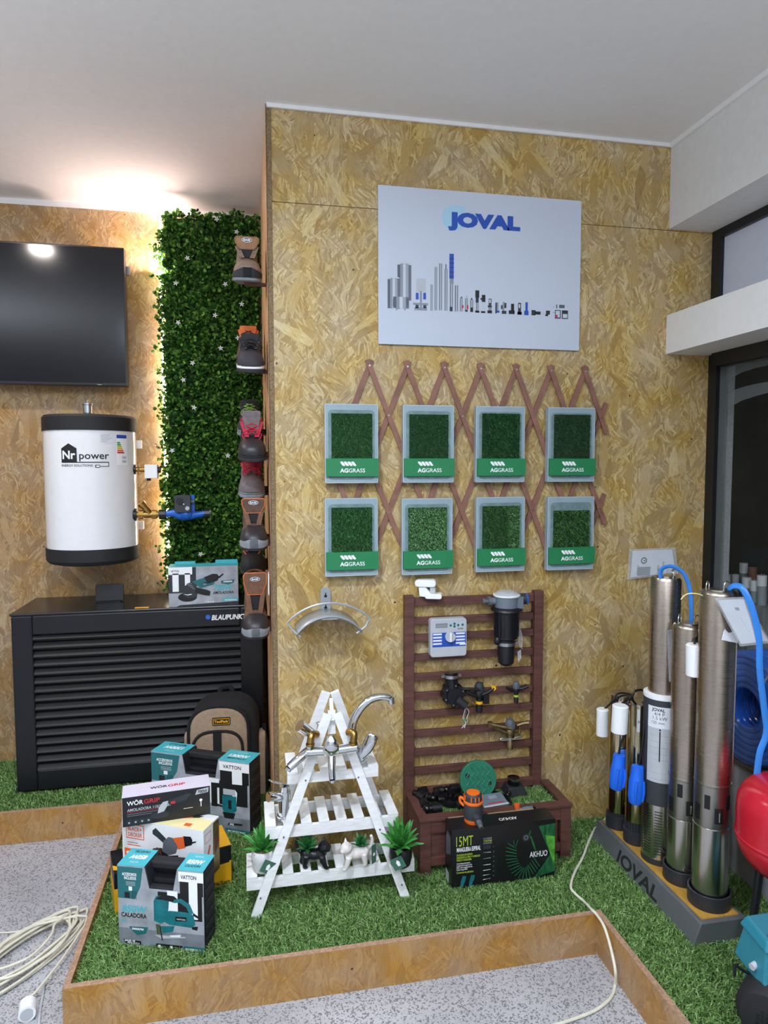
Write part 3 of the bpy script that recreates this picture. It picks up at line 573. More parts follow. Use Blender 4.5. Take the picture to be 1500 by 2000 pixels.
for g in ((150, 258, 200, 355, 'black_ink'), (132, 300, 150, 325, 'black_ink'), (152, 355, 190, 490, 'tone2'), (138, 485, 198, 508, 'black_ink'), (245, 310, 285, 400, 'dark_ink'), (252, 320, 275, 370, 'tone2', .0004), (243, 400, 287, 478, 'tone1'), (233, 405, 290, 430, 'dark_ink', .0004), (228, 475, 292, 512, 'black_ink'), (338, 365, 360, 515, 'navy'), (355, 362, 382, 470, 'tone1'), (360, 475, 395, 505, 'blue_ink'),
          (440, 355, 465, 480, 'tone1'), (465, 370, 492, 440, 'dark_ink'), (428, 480, 493, 520, 'dark_ink'), (418, 400, 440, 455, 'dark_ink'), (557, 382, 600, 475, 'black_ink'), (525, 475, 608, 522, 'black_ink'), (655, 368, 698, 530, 'dark_ink'), (665, 385, 685, 440, 'tone2', .0004), (645, 495, 708, 532, 'black_ink'), (757, 360, 792, 480, 'blue_ink'), (740, 480, 802, 538, 'blue_ink'),
          (842, 470, 900, 540, 'dark_ink'), (890, 490, 970, 530, 'black_ink'), (985, 492, 1045, 530, 'tone2'), (1045, 478, 1100, 530, 'dark_ink'), (1035, 530, 1075, 552, 'black_ink'), (1168, 470, 1252, 585, 'navy'), (1178, 480, 1240, 570, 'tone2', .0004), (1180, 535, 1205, 575, 'red_ink', .0006), (1265, 475, 1352, 590, 'dark_ink'), (1278, 525, 1342, 578, 'tone2', .0004), (1228, 398, 1305, 440, 'tone0'), (1187, 392, 1203, 445, 'tone0'), (1325, 400, 1358, 440, 'tone2'), (1148, 418, 1158, 428, 'dark_ink'), (1148, 498, 1158, 508, 'dark_ink')): A7(*g)
b.obj('printed_picture', t, M=off(t))
# ---- expanding trellis
t = thing('expanding_trellis', 'reddish brown expanding lattice trellis behind the eight turf samples', 'trellis', (.31, WY, 1.09))
XA, XB, ZA, ZB, ZT = .31, 1.437, 1.095, 1.900, 1.878
sl = .147/2/.185
nodes = []
def clipline(x0, s):
    za, zb = ZA, ZB     # x = x0 + s*(ZT-z)
    pts = []
    for z in (ZB, ZA):
        x = x0+s*(ZT-z); xc = min(max(x, XA), XB)
        if abs(xc-x) > 1e-9: z = ZT-(xc-x0)/s
        pts.append((xc, z))
    return pts if pts[0][1]-pts[1][1] > .05 else None
pale = 0
for s, yy, rng_ in ((sl, WY-.0145, range(-4, 7)), (-sl, WY-.0075, range(0, 11))):
    for k in rng_:
        c = clipline(.457+.147*k, s)
        if not c or c[0][1] < ZA or c[0][1] > ZB+.01: continue
        if s > 0 and k < 0: c[0] = (.457+.147*k+s*(ZT-1.6), 1.6) if c[0][1] > 1.6 else c[0]
        if c[0][1]-c[1][1] < .03: continue
        b = B(); mt = 'lattice_stain'
        plank(b, (c[1][0], yy, c[1][1]), (c[0][0], yy, c[0][1]), .019, .006, mt)
        b.obj('slat', t, M=off(t))
b = B(); b.cyl((0, 0, 0), (0, .0023, 0), .0032, 'zinc', n=8); rv = None
for j in range(5):
    for k in range(9):
        x = .457+.147*(k-1)+(.0735 if j % 2 else 0); z = ZT-.185*j
        if XA-.01 < x < XB and not (j == 0 and k == 0):
            if rv is None: rv = r1 = b.obj('rivet', t)
            else: r1 = rv.copy(); COL.objects.link(r1); r1.parent = t
            r1.location = Vector((x, WY-.0195, z))-t.location
# ---- the turf samples
mat('case_plastic', '#93a6b0', .22, 0, .03, 12, .15, 120, spec=.6); mat('case_inner', '#6e8686', .5, 0, .08, 60, .4, 200); mat('case_edge', '#c3d2da', .2, 0, .02)
mat('label_green', '#1f7d4c', .5, 0, .015); bladesmat('turf_a', '#1c4720', '#2e6630', '#4d8a48'); bladesmat('turf_b', '#14381c', '#1f5528', '#3b7a3f'); bladesmat('turf_c', '#16331b', '#27492a', '#48704a'); bladesmat('turf_d', '#3c7035', '#67a05a', '#a3c990')
bladesmat('turf_e', '#1b3f1c', '#2f5f2d', '#5f8f4f'); mat('turf_fill', '#1a3a1c', .9, 0, .1, 200)
CW, CH = .200, .294
def sample(x, z, mt, lab, seed, ln=.007, wd=.0014, n=5200, top=.035, mixmt=None):
    t = thing('turf_sample', lab, 'turf sample', (x, WY-.0185, z), 0, 'artificial turf samples hung in two rows')
    b = B(); b.box(0, -.026, 0, CW, 0, CH, 'case_plastic')
    G = FR((0, -.0262, 0)); b.poly(rrect(.012, .012, CW-.012, CH-.022, .016), G, 'case_inner')
    for r in ((0, 0, CW, .0018), (0, CH-.0018, CW, CH), (0, 0, .0018, CH), (CW-.0018, 0, CW, CH)): b.rect(*r, G, 'case_edge', .0002)
    b.obj('clear_case', t)
    x0, x1, z0, z1 = .024, CW-.022, .085, CH-top
    b = B(); b.box(x0, -.0275, z0-.01, x1, -.0263, z1, 'turf_fill'); o = b.obj('turf_backing_sheet', t)
    r = np.random.default_rng(seed); P = np.stack([r.uniform(x0, x1, n), np.full(n, -.0273), r.uniform(z0, z1, n)], 1)
    blades('turf', P, (0, -1, 0), (1, 0, 0), ln, wd, _M[mt], .9, seed+1000, parent=t, drift=(0, 0, -.7))
    if mixmt:
        P2 = P[P[:, 0] > x1-.05][:900]+np.array([0, -.001, 0]); blades('turf_edge', P2, (0, -1, 0), (1, 0, 0), ln*1.1, wd, _M[mixmt], .9, seed+2000, parent=t, drift=(.3, 0, -.3), label='lighter green right edge of the turf')
    b = B(); b.box(.003, -.038, .025, CW+.001, -.0264, .092, 'label_green'); G = FR((0, -.0383, 0))
    for k in range(4):
        cx = .062+k*.0138; b.poly([(cx+.003*q0, .074+.0*q0+q1) for q0, q1 in ()] or [(cx-.007, .080), (cx+.002, .080), (cx+.012, .0665), (cx+.010, .064), (cx+.003, .064), (cx-.006, .0745)], G, 'white_ink', .0001)
    b.text('AG', G @ T(.054, .040), .0205, 'white_ink', .035, width=.031, lift=.0001); b.text('GRASS', G @ T(.0865, .040), .0205, 'white_ink', .008, width=.062, lift=.0001)
    b.obj('label_band', t, label='green label band with white lettering')
Z1, Z2 = 1.4365, 1.0815
SM = [(.283, Z1, 'turf_a', 'turf sample with fine mid green blades in the upper left corner of the two rows', 7, {}),
      (.580, Z1, 'turf_b', 'turf sample with short curly dark green pile, second in the upper row', 8, dict(ln=.005, wd=.002)),
      (.870, Z1, 'turf_b', 'turf sample with dark shaggy pile, third from the left in the upper row', 9, dict(ln=.011, wd=.0016, top=.028)),
      (1.169, Z1, 'turf_c', 'turf sample with olive dark green pile at the upper right corner of the rows', 10, dict(ln=.009, top=.028)),
      (.281, Z2+.004, 'turf_a', 'turf sample with mid green pile in the lower left corner, above the metal hose hanger', 11, dict(ln=.008, wd=.0017)),
      (.576, Z2, 'turf_d', 'turf sample with pale green crinkly pile, lightest of the eight, second in the lower row', 12, dict(ln=.006, wd=.0017)),
      (.874, Z2+.002, 'turf_e', 'turf sample with dark pile and a lighter right edge, third in the lower row', 13, dict(ln=.009, mixmt='turf_d')),
      (1.172, Z2, 'turf_e', 'turf sample with long loose blades below a pale blue strip, at the lower right corner', 14, dict(ln=.015, wd=.0022, n=3600, top=.055))]
for x, z, m, lab, sd, kw in SM: sample(x, z, m, lab, sd, **kw)
# ---- hose hanger
mat('silver_paint', '#a4a9ae', .35, .35, .03)
t = thing('hose_hanger', 'silver metal hose hanger with curved saddle and wire loop on the OSB wall', 'hose hanger', (.285, WY, .93))
b = B(); b.prism([(-.02, 0), (.02, 0), (.02, .09)]+circ(0, .09, .02, 8, a0=0, a1=PI)[1:], FR((0, -.006, 0)), .004, 'silver_paint')
for z in (.03, .075): b.poly(circ(0, z, .006, 10)+[], FR((0, -.0102, 0)), 'dark_ink', .0001); b.rect(-.002, z, .002, z+.013, FR((0, -.0102, 0)), 'dark_ink', .0001)
b.obj('wall_plate', t, bev=.001)
Rr = .148; A0 = math.radians(53); secs = []
b = B(); zc = -.135
for r0 in (0,):
    up = [(Rr*math.sin(-A0+2*A0*i/24), Rr*math.cos(-A0+2*A0*i/24)) for i in range(25)]
    for y0, y1, d0, d1 in ((-.006, -.13, .012, 0), (-.13, -.15, 0, .012)):
        vs = []
        for u in up: vs += [(u[0], y0, u[1]+zc+d0), (u[0], y1, u[1]+zc+d1)]
        b.add(vs, [(2*i, 2*i+2, 2*i+3, 2*i+1) for i in range(24)], 'silver_paint', True)
ob = b.obj('saddle', t); m_ = ob.modifiers.new('thick', 'SOLIDIFY'); m_.thickness = .0025
b = B(); b.rect(-.03, -.007, .03, .003, FR((0, -.136, .0155), (1, 0, 0), (0, .93, .36)), 'paper', .0012); b.obj('sticker', t)
b = B(); R2 = .21; top = [(R2*math.sin(a), -.12, R2*math.cos(a)+.07-R2) for a in [math.radians(-46+92*i/16) for i in range(17)]]
b.tube([(-.105, -.13, -.048), (-.135, -.125, -.022)]+top+[(.135, -.125, -.022), (.1, -.13, -.045)], .0042, 'silver_paint', 8)
b.obj('wire_loop', t)
# ---- planter with slatted back
BST = 'brown_stain'
t = thing('planter_box', 'dark reddish brown wooden planter box with tall slatted back, filled with turf and pipe fittings', 'planter', (.887, 2.44, 0)); O = off(t)
for x0, x1 in ((.589, .626), (1.124, 1.162)):
    b = B(); b.box(x0, 2.538, 0, x1, WY-.006, .998, BST); b.obj('back_post', t, bev=.002, M=O)
for z in (.9715, .896, .8285, .7505, .6725, .5965, .5215, .4445, .3685, .2935):
    h = .016 if z > .95 else .0138; b = B(); b.box(.6263, 2.55, z-h, 1.1237, 2.566, z+h, BST); b.obj('slat', t, bev=.0015, M=O)
for x0, x1 in ((.595, .637), (1.146, 1.188)):
    b = B(); b.box(x0, 2.325, 0, x1, 2.362, .206, BST); b.obj('leg', t, bev=.002, M=O)
b = B(); b.box(.6372, 2.328, .158, 1.1458, 2.35, .206, BST); b.box(.6372, 2.328, .035, 1.1458, 2.35, .068, BST)
x = .6374
while x < 1.14: x1 = min(x+.062, 1.1456); b.box(x, 2.336, .068, x1-.002, 2.345, .158, BST); x += .063
b.obj('front_panel', t, bev=.001, M=O)
for x0, x1 in ((.597, .612), (1.172, 1.187)):
    b = B(); b.box(x0, 2.3625, .04, x1, 2.537, .206, BST); b.obj('side_panel', t, M=O)
b = B(); b.box(.593, 2.322, .2062, 1.192, 2.362, .218, BST); b.box(.593, 2.3622, .2062, .628, 2.5378, .218, BST); b.box(1.157, 2.3622, .2062, 1.192, 2.5378, .218, BST); b.box(.6264, 2.53, .2, 1.1236, 2.5498, .232, BST); b.obj('rim', t, bev=.0015, M=O)
b = B(); b.box(.613, 2.351, .12, 1.171, 2.5295, .185, 'turf_backing'); b.obj('turf_base', t, M=O)
r = np.random.default_rng(5); n = 9000; P = np.stack([r.uniform(.63, 1.155, n), r.uniform(2.363, 2.528, n), np.full(n, .185)], 1)
o = blades('turf_liner', P, (0, 0, 1), (1, 0, 0), .022, .0026, _M['turf_blades'], 1.0, 1006, drift=(-.2, -.3, 0), parent=t); o.matrix_local = O
# ---- fittings on the slatted back
def at(px, py, Y=2.53): return PY(px, py, Y)
BP = 'black_plastic'
mat('gloss_black', '#0f1013', .18, 0, .03)
# white clip sensor on top rail
p = at(836, 1172, 2.54); t = thing('clamp_sensor', 'white plastic clamp shaped rain sensor on the top rail of the slatted back', 'rain sensor', (p.x, 2.54, .988), rot=(0, 0, -.35))
b = B(); b.rbox(-.05, -.022, .045, .032, .022, .073, .012, 'white_plastic', axis='y'); b.obj('upper_housing', t, bev=.004)
b = B(); b.hexa([(-.032, -.016, .008), (.03, -.016, .0), (.03, .016, .0), (-.032, .016, .008)], [(-.036, -.016, .044), (-.01, -.016, .046), (-.01, .016, .046), (-.036, .016, .044)], 'white_plastic'); b.rbox(-.01, -.024, .0, .055, .024, .02, .008, 'white_plastic', axis='y'); b.box(.008, -.015, .02, .03, .015, .046, 'light_grey'); b.obj('base_clip', t, bev=.003)
# irrigation controller
c0, c1 = at(840, 1284, 2.52), at(911, 1206, 2.52); W_, H_ = c1.x-c0.x, c1.z-c0.z
t = thing('irrigation_controller', 'light grey irrigation controller with dial and blue stripes on the slatted back', 'controller', (c0.x, 2.549, c0.z))
b = B(); b.rbox(0, -.035, 0, W_, 0, H_, .012, 'light_grey', axis='y'); b.obj('housing', t, bev=.003)
G = FR((0, -.0352, 0)); b = B()
b.rect(.008, H_*.27, W_-.004, H_*.64, G, 'blue_ink', .0002)
for k in range(4):
    z = H_*(.33+k*.083); b.rect(.010, z, .045, z+.007, G, 'paper', .0004); b.rect(W_-.045, z, W_-.008, z+.007, G, 'paper', .0004)
b.rect(W_*.14, H_*.77, W_*.46, H_*.88, G, 'grey_plastic', .0002); b.rect(W_*.15, H_*.78, W_*.45, H_*.87, G, 'grey_ink', .0004)
for dx, dz in ((.55, .82), (.655, .86), (.655, .79), (.76, .82), (.88, .825)): b.poly(circ(W_*dx, H_*dz, .005, 8), G, 'dark_teal_ink', .0003)
b.text('ZONE', G @ T(W_*.74, H_*.71), .008, 'black_ink', .02, lift=.0002); b.rect(W_*.8, H_*.3, W_*.97, H_*.33, G, 'white_ink', .0006)
b.rect(0.004, H_*.265, W_-.004, H_*.272, G, 'grey_ink', .0002)
b.obj('printed_panel', t)
b = B(); b.cyl((W_*.53, -.046, H_*.53), (W_*.53, -.035, H_*.53), .02, 'light_grey', n=24); b.box(W_*.53-.003, -.052, H_*.53-.017, W_*.53+.003, -.046, H_*.53+.017, 'white_plastic'); b.obj('dial', t)
# filter
p = at(988, 1300, 2.5); t = thing('water_filter', 'large black cylindrical water filter with grey head hung on the slatted back', 'filter', (p.x, 2.5, p.z)); zt = at(988, 1152, 2.5).z-p.z
mat('filter_grey', '#6b7580', .35, 0, .03)
b = B(); k = zt/148
b.lathe([(.006, 0), (.02, .003), (.031, .014*1), (.034, .05), (.034, .105*1), (.044, .112), (.046, .19*1), (.048, zt*.72), (.062, zt*.735), (.06, zt*.755), (.05, zt*.78)], BP)
for i in range(18): a = 2*PI*i/18; b.box(.0455, -.0015, .12, .0495, .0015, zt*.715, BP, RZ(a))
b.ell((-.04, -.01, .105), .014, .014, .018, BP); b.obj('filter_bowl', t)
b = B(); b.lathe([(.047, zt*.765), (.048, zt*.92), (.044, zt*.925)], 'filter_grey'); b.box(.03, -.035, zt*.77, .056, .02, zt*.92, 'filter_grey'); b.obj('head', t)
b = B(); b.lathe([(.05, zt*.915), (.053, zt*.925), (.053, zt*.94), (.049, zt*.945)], 'white_plastic'); b.obj('seal_ring', t)
b = B(); b.lathe([(.047, zt*.945), (.04, zt*.975), (.02, zt*1.0), (.004, zt*1.005)], 'clear_plastic'); b.obj('clear_cap', t)
b = B(); b.cyl((-.048, 0, zt*.86), (-.068, 0, zt*.86), .014, 'filter_grey'); b.cyl((-.066, 0, zt*.86), (-.078, 0, zt*.86), .019, 'grey_plastic', n=10); b.cyl((-.078, 0, zt*.86), (-.1, 0, zt*.86), .009, 'grey_plastic'); b.cyl((-.092, 0, zt*.86), (-.1, 0, zt*.86), .012, 'grey_plastic'); b.obj('hose_connector', t)
b = B(); b.cyl((.05, 0, zt*.87), (.078, 0, zt*.87), .02, 'dark_grey', n=14); b.cyl((.078, 0, zt*.87), (.083, 0, zt*.87), .0215, 'pump_blue', n=20); b.obj('side_nut', t, label='grey nut with blue ring')
def clampring(b, r, z, M=None):
    b.lathe([(r, z-.006), (r+.003, z-.006), (r+.003, z+.006), (r, z+.006)], 'zinc', M)
    for s in (-1, 1): b.box(s*(r+.007)-.006, -.006, z-.005, s*(r+.007)+.006, .006, z+.005, 'zinc', M); b.cyl(((s*(r+.012)), -.012, z), (s*(r+.012), .008, z), .003, 'zinc', n=6) if M is None else None
b = B(); clampring(b, .0345, zt*.3); b.obj('pipe_clamp', t, label='zinc pipe clamp')
b = B(); b.prism([(.045, .055), (.06, .062), (.062, .03), (.05, .01)], FR((0, -.005, .0)), .001, 'clear_plastic'); b.add([(.048, 0, .13), (.056, 0, .16), (.07, 0, .11), (.068, 0, .06), (.05, 0, .08)], [(0, 1, 2, 3, 4)], 'clear_plastic'); b.obj('plastic_tag', t)
# solenoid valve
def bolts(b, c, r, n, y, rr=.0035, a0=0):
    for i in range(n): a = a0+2*PI*i/n; b.cyl((c[0]+r*math.cos(a), y, c[1]+r*math.sin(a)), (c[0]+r*math.cos(a), y+.006, c[1]+r*math.sin(a)), rr, 'zinc', n=6)
p = at(884, 1352, 2.52); t = thing('solenoid_valve', 'black solenoid valve with metal clamp and bundled wires on the slatted back', 'valve', (p.x, 2.52, p.z))
b = B(); b.cyl((-.002, -.005, .0), (-.006, .004, .078), .026, 'gloss_black', n=20); b.cyl((0, .025, -.005), (0, -.02, -.005), .04, BP, n=22); b.cyl((0, -.02, -.005), (0, -.034, -.005), .031, BP, n=22)
for i in range(8): a = 2*PI*i/8; b.box(-.007, -.022, .03, .007, .02, .046, BP, T(0, 0, -.005) @ Matrix.Rotation(a, 4, 'Y'))
b.cyl((.008, -.03, -.018), (.042, -.042, -.045), .017, 'soft_black', n=16); b.cyl((.012, 0, -.03), (.02, 0, -.055), .022, BP); b.obj('body', t)
b = B(); bolts(b, (0, -.005), .038, 6, -.027, a0=.4); b.obj('screws', t)
b = B(); clampring(b, .027, .0, T(-.006, .003, .066)); b.obj('pipe_clamp', t, label='zinc pipe clamp')
b = B()
for i in range(4): b.tube([(.04, -.04, -.05), (.038+.006*i, -.035, -.068), (.034+.005*i, -.03, -.095), (.044+.002*i, -.03, -.112), (.04-.004*i, -.03, -.135)], .0011, ('white_ink', 'grey_ink', 'black_ink', 'white_ink')[i], 5, 4)
b.tube([(.034, -.034, -.101), (.05, -.034, -.101)], .002, 'green_ink', 5); b.obj('wires', t)
def sprinkler(name, lab, px, py, k, mt, band, nut, arm, brass=False, Y=2.52):
    p = at(px, py, Y); t = thing(name, lab, 'sprinkler', (p.x, Y, p.z))
    b = B(); S = lambda *v: tuple(q*k for q in v)
    b.latheat(S(0, 0, -.052), S(0, 0, .052), [(.011*k, 0), (.012*k, .22), (.0105*k, .25), (.012*k, .45), (.015*k, .62), (.013*k, .68)], mt); b.ell(S(0, 0, .012), .018*k, .016*k, .022*k, mt)
    b.tube([S(0, 0, .008), S(-.022, -.006, .012), S(-.055, -.01, .03)], lambda s: k*(.010-.003*s), mt, 10, 3); b.obj('body', t)
    b = B(); b.latheat(S(0, 0, .02), S(0, 0, .055), [(.016*k, 0), (.0165*k, .6), (.012*k, .95), (.004*k, 1)], nut, 18)
    for i in range(16): b.box(.0155*k, -.001*k, .022*k, .0175*k, .001*k, .04*k, nut, RZ(2*PI*i/16))
    b.cyl(S(0, 0, .055), S(0, 0, .064), .002*k, 'zinc', n=6); b.obj('spring_cap', t)
    b = B()
    if arm == 2:
        b.tube([S(.006, -.008, .012), S(.03, -.012, .022), S(.048, -.012, .035)], .007*k, mt, 10, 3)
        b.box(*S(.012, -.014, -.02), *S(.032, .006, .012), mt); b.tube([S(0, -.012, .03), S(-.03, -.012, .036), S(-.07, -.01, .038)], .0055*k, mt, 8, 3)
    elif arm == 1:
        b.tube([S(0, 0, .02), S(.03, -.01, .022), S(.055, -.01, .032)], lambda s: k*(.007+.004*s), mt, 10, 3); b.ell(S(-.03, -.006, .015), .008*k, .006*k, .008*k, 'grey_plastic')
    else:
        b.tube([S(0, -.01, .024), S(-.035, -.012, .034), S(-.078, -.01, .046)], .007*k, mt, 8, 3); b.box(*S(-.084, -.016, .036), *S(-.07, -.004, .054), mt)
        b.box(*S(.012, -.01, -.012), *S(.036, .004, .006), mt); b.tube([S(.03, -.004, -.01), S(.034, -.006, .02), S(.03, -.01, .04)], .004*k, mt, 8, 3); b.tube([S(.02, -.01, .034), S(.045, -.01, .04), S(.062, -.01, .04)], lambda s: k*(.005+.004*s), mt, 8, 3)
    b.obj('drive_arm', t)
    b = B(); b.latheat(S(0, 0, -.022 if band != 'zinc' else -.02), S(0, 0, -.012), [(.0128*k, 0), (.0128*k, 1)], band, 18)
    if arm == 2: b.cyl(S(.048, -.018, .035), S(.048, -.006, .035), .008*k, 'yellow_ink', n=14)
    b.obj('colour_ring', t)
    if brass:
        b = B()
        for s in (-1, 1): b.tube([S(0, -.012, -.012), S(s*.02, -.014, -.014), S(s*.04, -.012, -.012), S(s*.032, -.012, -.007), S(s*.01, -.012, -.01)], .0012*k, 'zinc', 6, 3)
        b.obj('trip_wire', t)
sprinkler('impact_sprinkler', 'black impact sprinkler with a round yellow nozzle cap beside the solenoid valve', 936, 1362, 1.12, BP, 'yellow_ink', 'dark_grey', 2)
sprinkler('impact_sprinkler', 'small black sprinkler with a lime ring near the right post of the slatted back', 1008, 1352, .8, BP, 'lime_ink', 'grey_plastic', 1)
sprinkler('impact_sprinkler', 'brass impact sprinkler hanging low on the slatted back above the green lid', 996, 1434, 1.15, 'bronze', 'zinc', 'grey_plastic', 0, True)
# round green valve box lid leaning, black box ring, remote, elbows ...
GZ = .203      # tips of the turf in the planter
mat('lid_green', '#247358', .5, 0, .04, 20)
p = at(933, 1507, 2.47); t = thing('round_cover', 'round green plastic valve box lid leaning upright in the planter', 'lid', (p.x, 2.455, .205), rot=(-.16, 0, 0)); rr = .074
b = B(); b.cyl((0, .008, rr), (0, -.008, rr), rr, 'lid_green', n=40); b.obj('lid_disc', t, bev=.002)
G = FR((0, -.0085, rr)); b = B()
for k in range(-2, 3):
    pts = [(k*.021+(.007 if j % 2 else -.007)+.004*j*.0, .05-j*.017) for j in range(7)]
    pts = [q for q in pts if q[0]**2+q[1]**2 < .062**2]
    if len(pts) > 1: b.tube([G @ Vector((q[0], q[1], 0)) for q in pts], .0024, 'lid_green', 6)
b.obj('raised_waves', t)
b = B()
for dx, dz in ((-.045, .02), (.044, -.016)): b.poly(circ(dx, dz, .009, 12), G, 'black_ink', .0004); b.poly(circ(dx, dz-.003, .006, 10), G, 'dark_grey', .0006)
b.obj('finger_holes', t)
p = PZ(945, 1560, GZ); t = thing('valve_box_ring', 'black round valve box body lying in the planter turf under the green lid', 'valve box', (p.x+.012, 2.425, .185))
b = B(); b.lathe([(.085, 0), (.085, .026), (.078, .026), (.076, .006), (.004, .006)], BP, n=36, caps=(True, False)); b.obj('ring_body', t)
t = thing('remote_unit', 'grey control unit with small display lying inside the black round valve box', 'control unit', (p.x+.018, 2.41, .211), rot=(.25, 0, .12))
b = B(); b.rbox(-.052, -.034, 0, .052, .034, .012, .005, 'filter_grey'); b.obj('unit_body', t, bev=.002)
b = B(); G = FR((0, 0, .0122), (1, 0, 0), (0, 1, 0)); b.rect(-.012, .004, .022, .022, G, 'grey_ink'); b.rect(-.03, -.02, .036, -.015, G, 'red_ink'); b.rect(-.052, -.034, .052, -.026, G, 'light_grey'); b.obj('display_panel', t)
def elbow(px, py, rz, lab, k=1.0, z=None, tee=False, straight=False):
    p = PZ(px, py, GZ+.012); t = thing('pipe_fitting', lab, 'pipe fitting', (p.x, p.y, .203), rz, None)
    b = B(); c = .018*k
    arms = [((0, 0, c), (.042*k, 0, c))] + ([((0, 0, c), (-.042*k, 0, c))] if (straight or tee) else [((0, 0, c), (0, .042*k, c))])
    if tee: arms.append(((0, 0, c), (0, -.036*k, c)))
    b.ell((0, 0, c), .015*k, .015*k, .015*k, 'gloss_black')
    for a0, a1 in arms: b.cyl(a0, a1, .013*k, 'gloss_black', n=16)
    b.obj('fitting_body', t)
    for a0, a1 in arms:
        b = B(); a0, a1 = Vector(a0), Vector(a1); d = (a1-a0)
        b.cyl(a0+d*.42, a0+d*1.25, .0178*k, BP, r1=.0155*k, n=12); b.obj('nut', t)
elbow(812, 1553, -1.1, 'black plastic elbow fitting in the back left corner of the planter')
elbow(872, 1545, .1, 'straight black compression fitting along the back edge of the planter', straight=True)
elbow(846, 1562, .9, 'black elbow fitting in the middle of the left cluster in the planter')
elbow(834, 1583, .0, 'black elbow fitting at the front left of the planter', k=1.05)
p = PZ(882, 1572, .2); t = thing('diaphragm_valve', 'black diaphragm valve with screws and wires lying in the planter turf', 'valve', (p.x, p.y+.01, .2))
b = B(); b.cyl((0, 0, .002), (0, 0, .022), .038, BP, n=18); b.cyl((0, 0, .022), (0, 0, .036), .027, 'gloss_black', n=18); b.cyl((0, 0, .036), (0, -.004, .05), .014, 'gloss_black'); b.cyl((-.05, .012, .014), (.05, .012, .014), .017, 'gloss_black'); b.cyl((.02, -.03, .012), (.028, -.05, .01), .014, BP); b.obj('body', t)
b = B()
for i in range(6): a = i*PI/3; b.cyl((.032*math.cos(a), .032*math.sin(a), .022), (.032*math.cos(a), .032*math.sin(a), .027), .0035, 'brass', n=6)
b.obj('screws', t)
b = B()
for i, c in enumerate(('red_ink', 'white_ink', 'yellow_ink')): b.tube([(.02, -.04, .014), (.035+.006*i, -.052, .012), (.05, -.045+.004*i, .006)], .0013, c, 5, 4)
b.obj('wires', t)
p = PZ(1002, 1540, .21); t = thing('saddle_clamp', 'black saddle valve with metal ring opening in the back right of the planter', 'valve', (p.x, p.y-.005, .2))
b = B(); b.hexa([(-.045, -.04, 0), (.045, -.04, 0), (.045, .03, 0), (-.045, .03, 0)], [(-.032, -.03, .03), (.032, -.03, .03), (.03, .02, .034), (-.03, .02, .034)], 'soft_black'); b.cyl((0, 0, .03), (0, 0, .058), .024, 'gloss_black', n=22); b.cyl((-.03, -.03, .012), (-.048, -.05, .008), .011, 'gloss_black'); b.obj('body', t, bev=.003)
b = B(); b.lathe([(.024, .05), (.026, .05), (.026, .058), (.019, .058), (.018, .05)], 'steel_bright', n=26); b.obj('metal_ring', t)
p = PZ(1022, 1590, .21); t = thing('micro_tap', 'small grey hose tap with orange handle on the planter turf', 'tap', (p.x+.01, p.y+.022, .2), .25)
b = B(); b.tube([(-.04, .0, .01), (0, 0, .014), (.035, -.006, .012)], lambda s: .008+.004*s, 'filter_grey', 10, 4); b.cyl((.02, -.002, .012), (.045, -.01, .01), .012, 'gloss_black'); b.obj('tap_body', t)
b = B(); b.cyl((-.02, .01, .014), (-.022, .012, .036), .011, 'orange_ink', n=10); b.obj('handle', t, label='orange tap handle')
# ---- hose box and tap timer
t = thing('hose_box', 'black carton for a green spiral garden hose standing in front of the planter', 'box', (.684, 2.221, 0), .002); W_, D_, H_ = .39, .082, .226
b = B(); mat('carton_black', '#15161a', .3, 0, .04); mat('carton_flap', '#a48a62', .7, 0, .05); b.box(0, 0, 0, W_, D_, H_, 'carton_black'); b.obj('carton', t, bev=.001)
b = B(); b.box(.01, D_-.003, H_, .13, D_-.001, H_+.003, 'carton_flap'); b.box(.16, D_-.003, H_, .34, D_-.001, H_+.003, 'carton_flap'); b.obj('raised_flap', t)
G = FR((0, -.0004, 0)); b = B()
mat('leaf_print', '#1e5a35', .4, 0, .35, 30, stretch=(3, 1, .6)); mat('hose_print', '#23603f', .4, 0, .1); mat('leaf_print_light', '#4f9a35', .4, 0, .25, 40)
b.poly([(.325, .205), (.389, .21), (.389, .03), (.31, .015), (.372, .095)], G, 'leaf_print', .0001); b.poly([(.35, .17), (.389, .16), (.389, .05), (.372, .095)], G, 'leaf_print_light', .0002)
b.text('15MT', G @ T(.016, .163), .055, 'lime_ink', .0, width=.062, lift=.0002, sy=.95); b.text('MANGUERA ESPIRAL', G @ T(.018, .143), .022, 'white_ink', .02, width=.088, lift=.0002)
for i, tx in enumerate(('EN PLENO M CADNO', 'RESISTENTE AL FRIO Y HUMEDAD', 'FUERTE Y DURADERA')): b.text(tx, G @ T(.018, .128-i*.0095), .0098, 'lime_ink', .02, width=(.058, .086, .055)[i], lift=.0002)
for i in range(4): b.text(('Con pistola pulverizador', 'Longitud de la manguera 15m', 'Diam. de la manguera 8 mm', 'Presion de agua 8BAR')[i], G @ T(.018, .098-i*.0075), .0075, 'white_ink', .01, width=(.05, .056, .058, .04)[i], lift=.0002)
b.text('Conectores plastico', G @ T(.018, .064), .011, 'lime_ink', .01, width=.062, lift=.0002)
for dx in (0, .032): b.poly([(.03+dx, .01), (.04+dx, .012), (.05+dx, .035), (.054+dx, .052), (.04+dx, .054), (.034+dx, .035)], G, 'dark_teal_ink', .0002)
b.rect(.1085, .04, .1095, .185, G, 'dark_ink', .0002); b.rect(.163, .04, .164, .2, G, 'dark_ink', .0002)
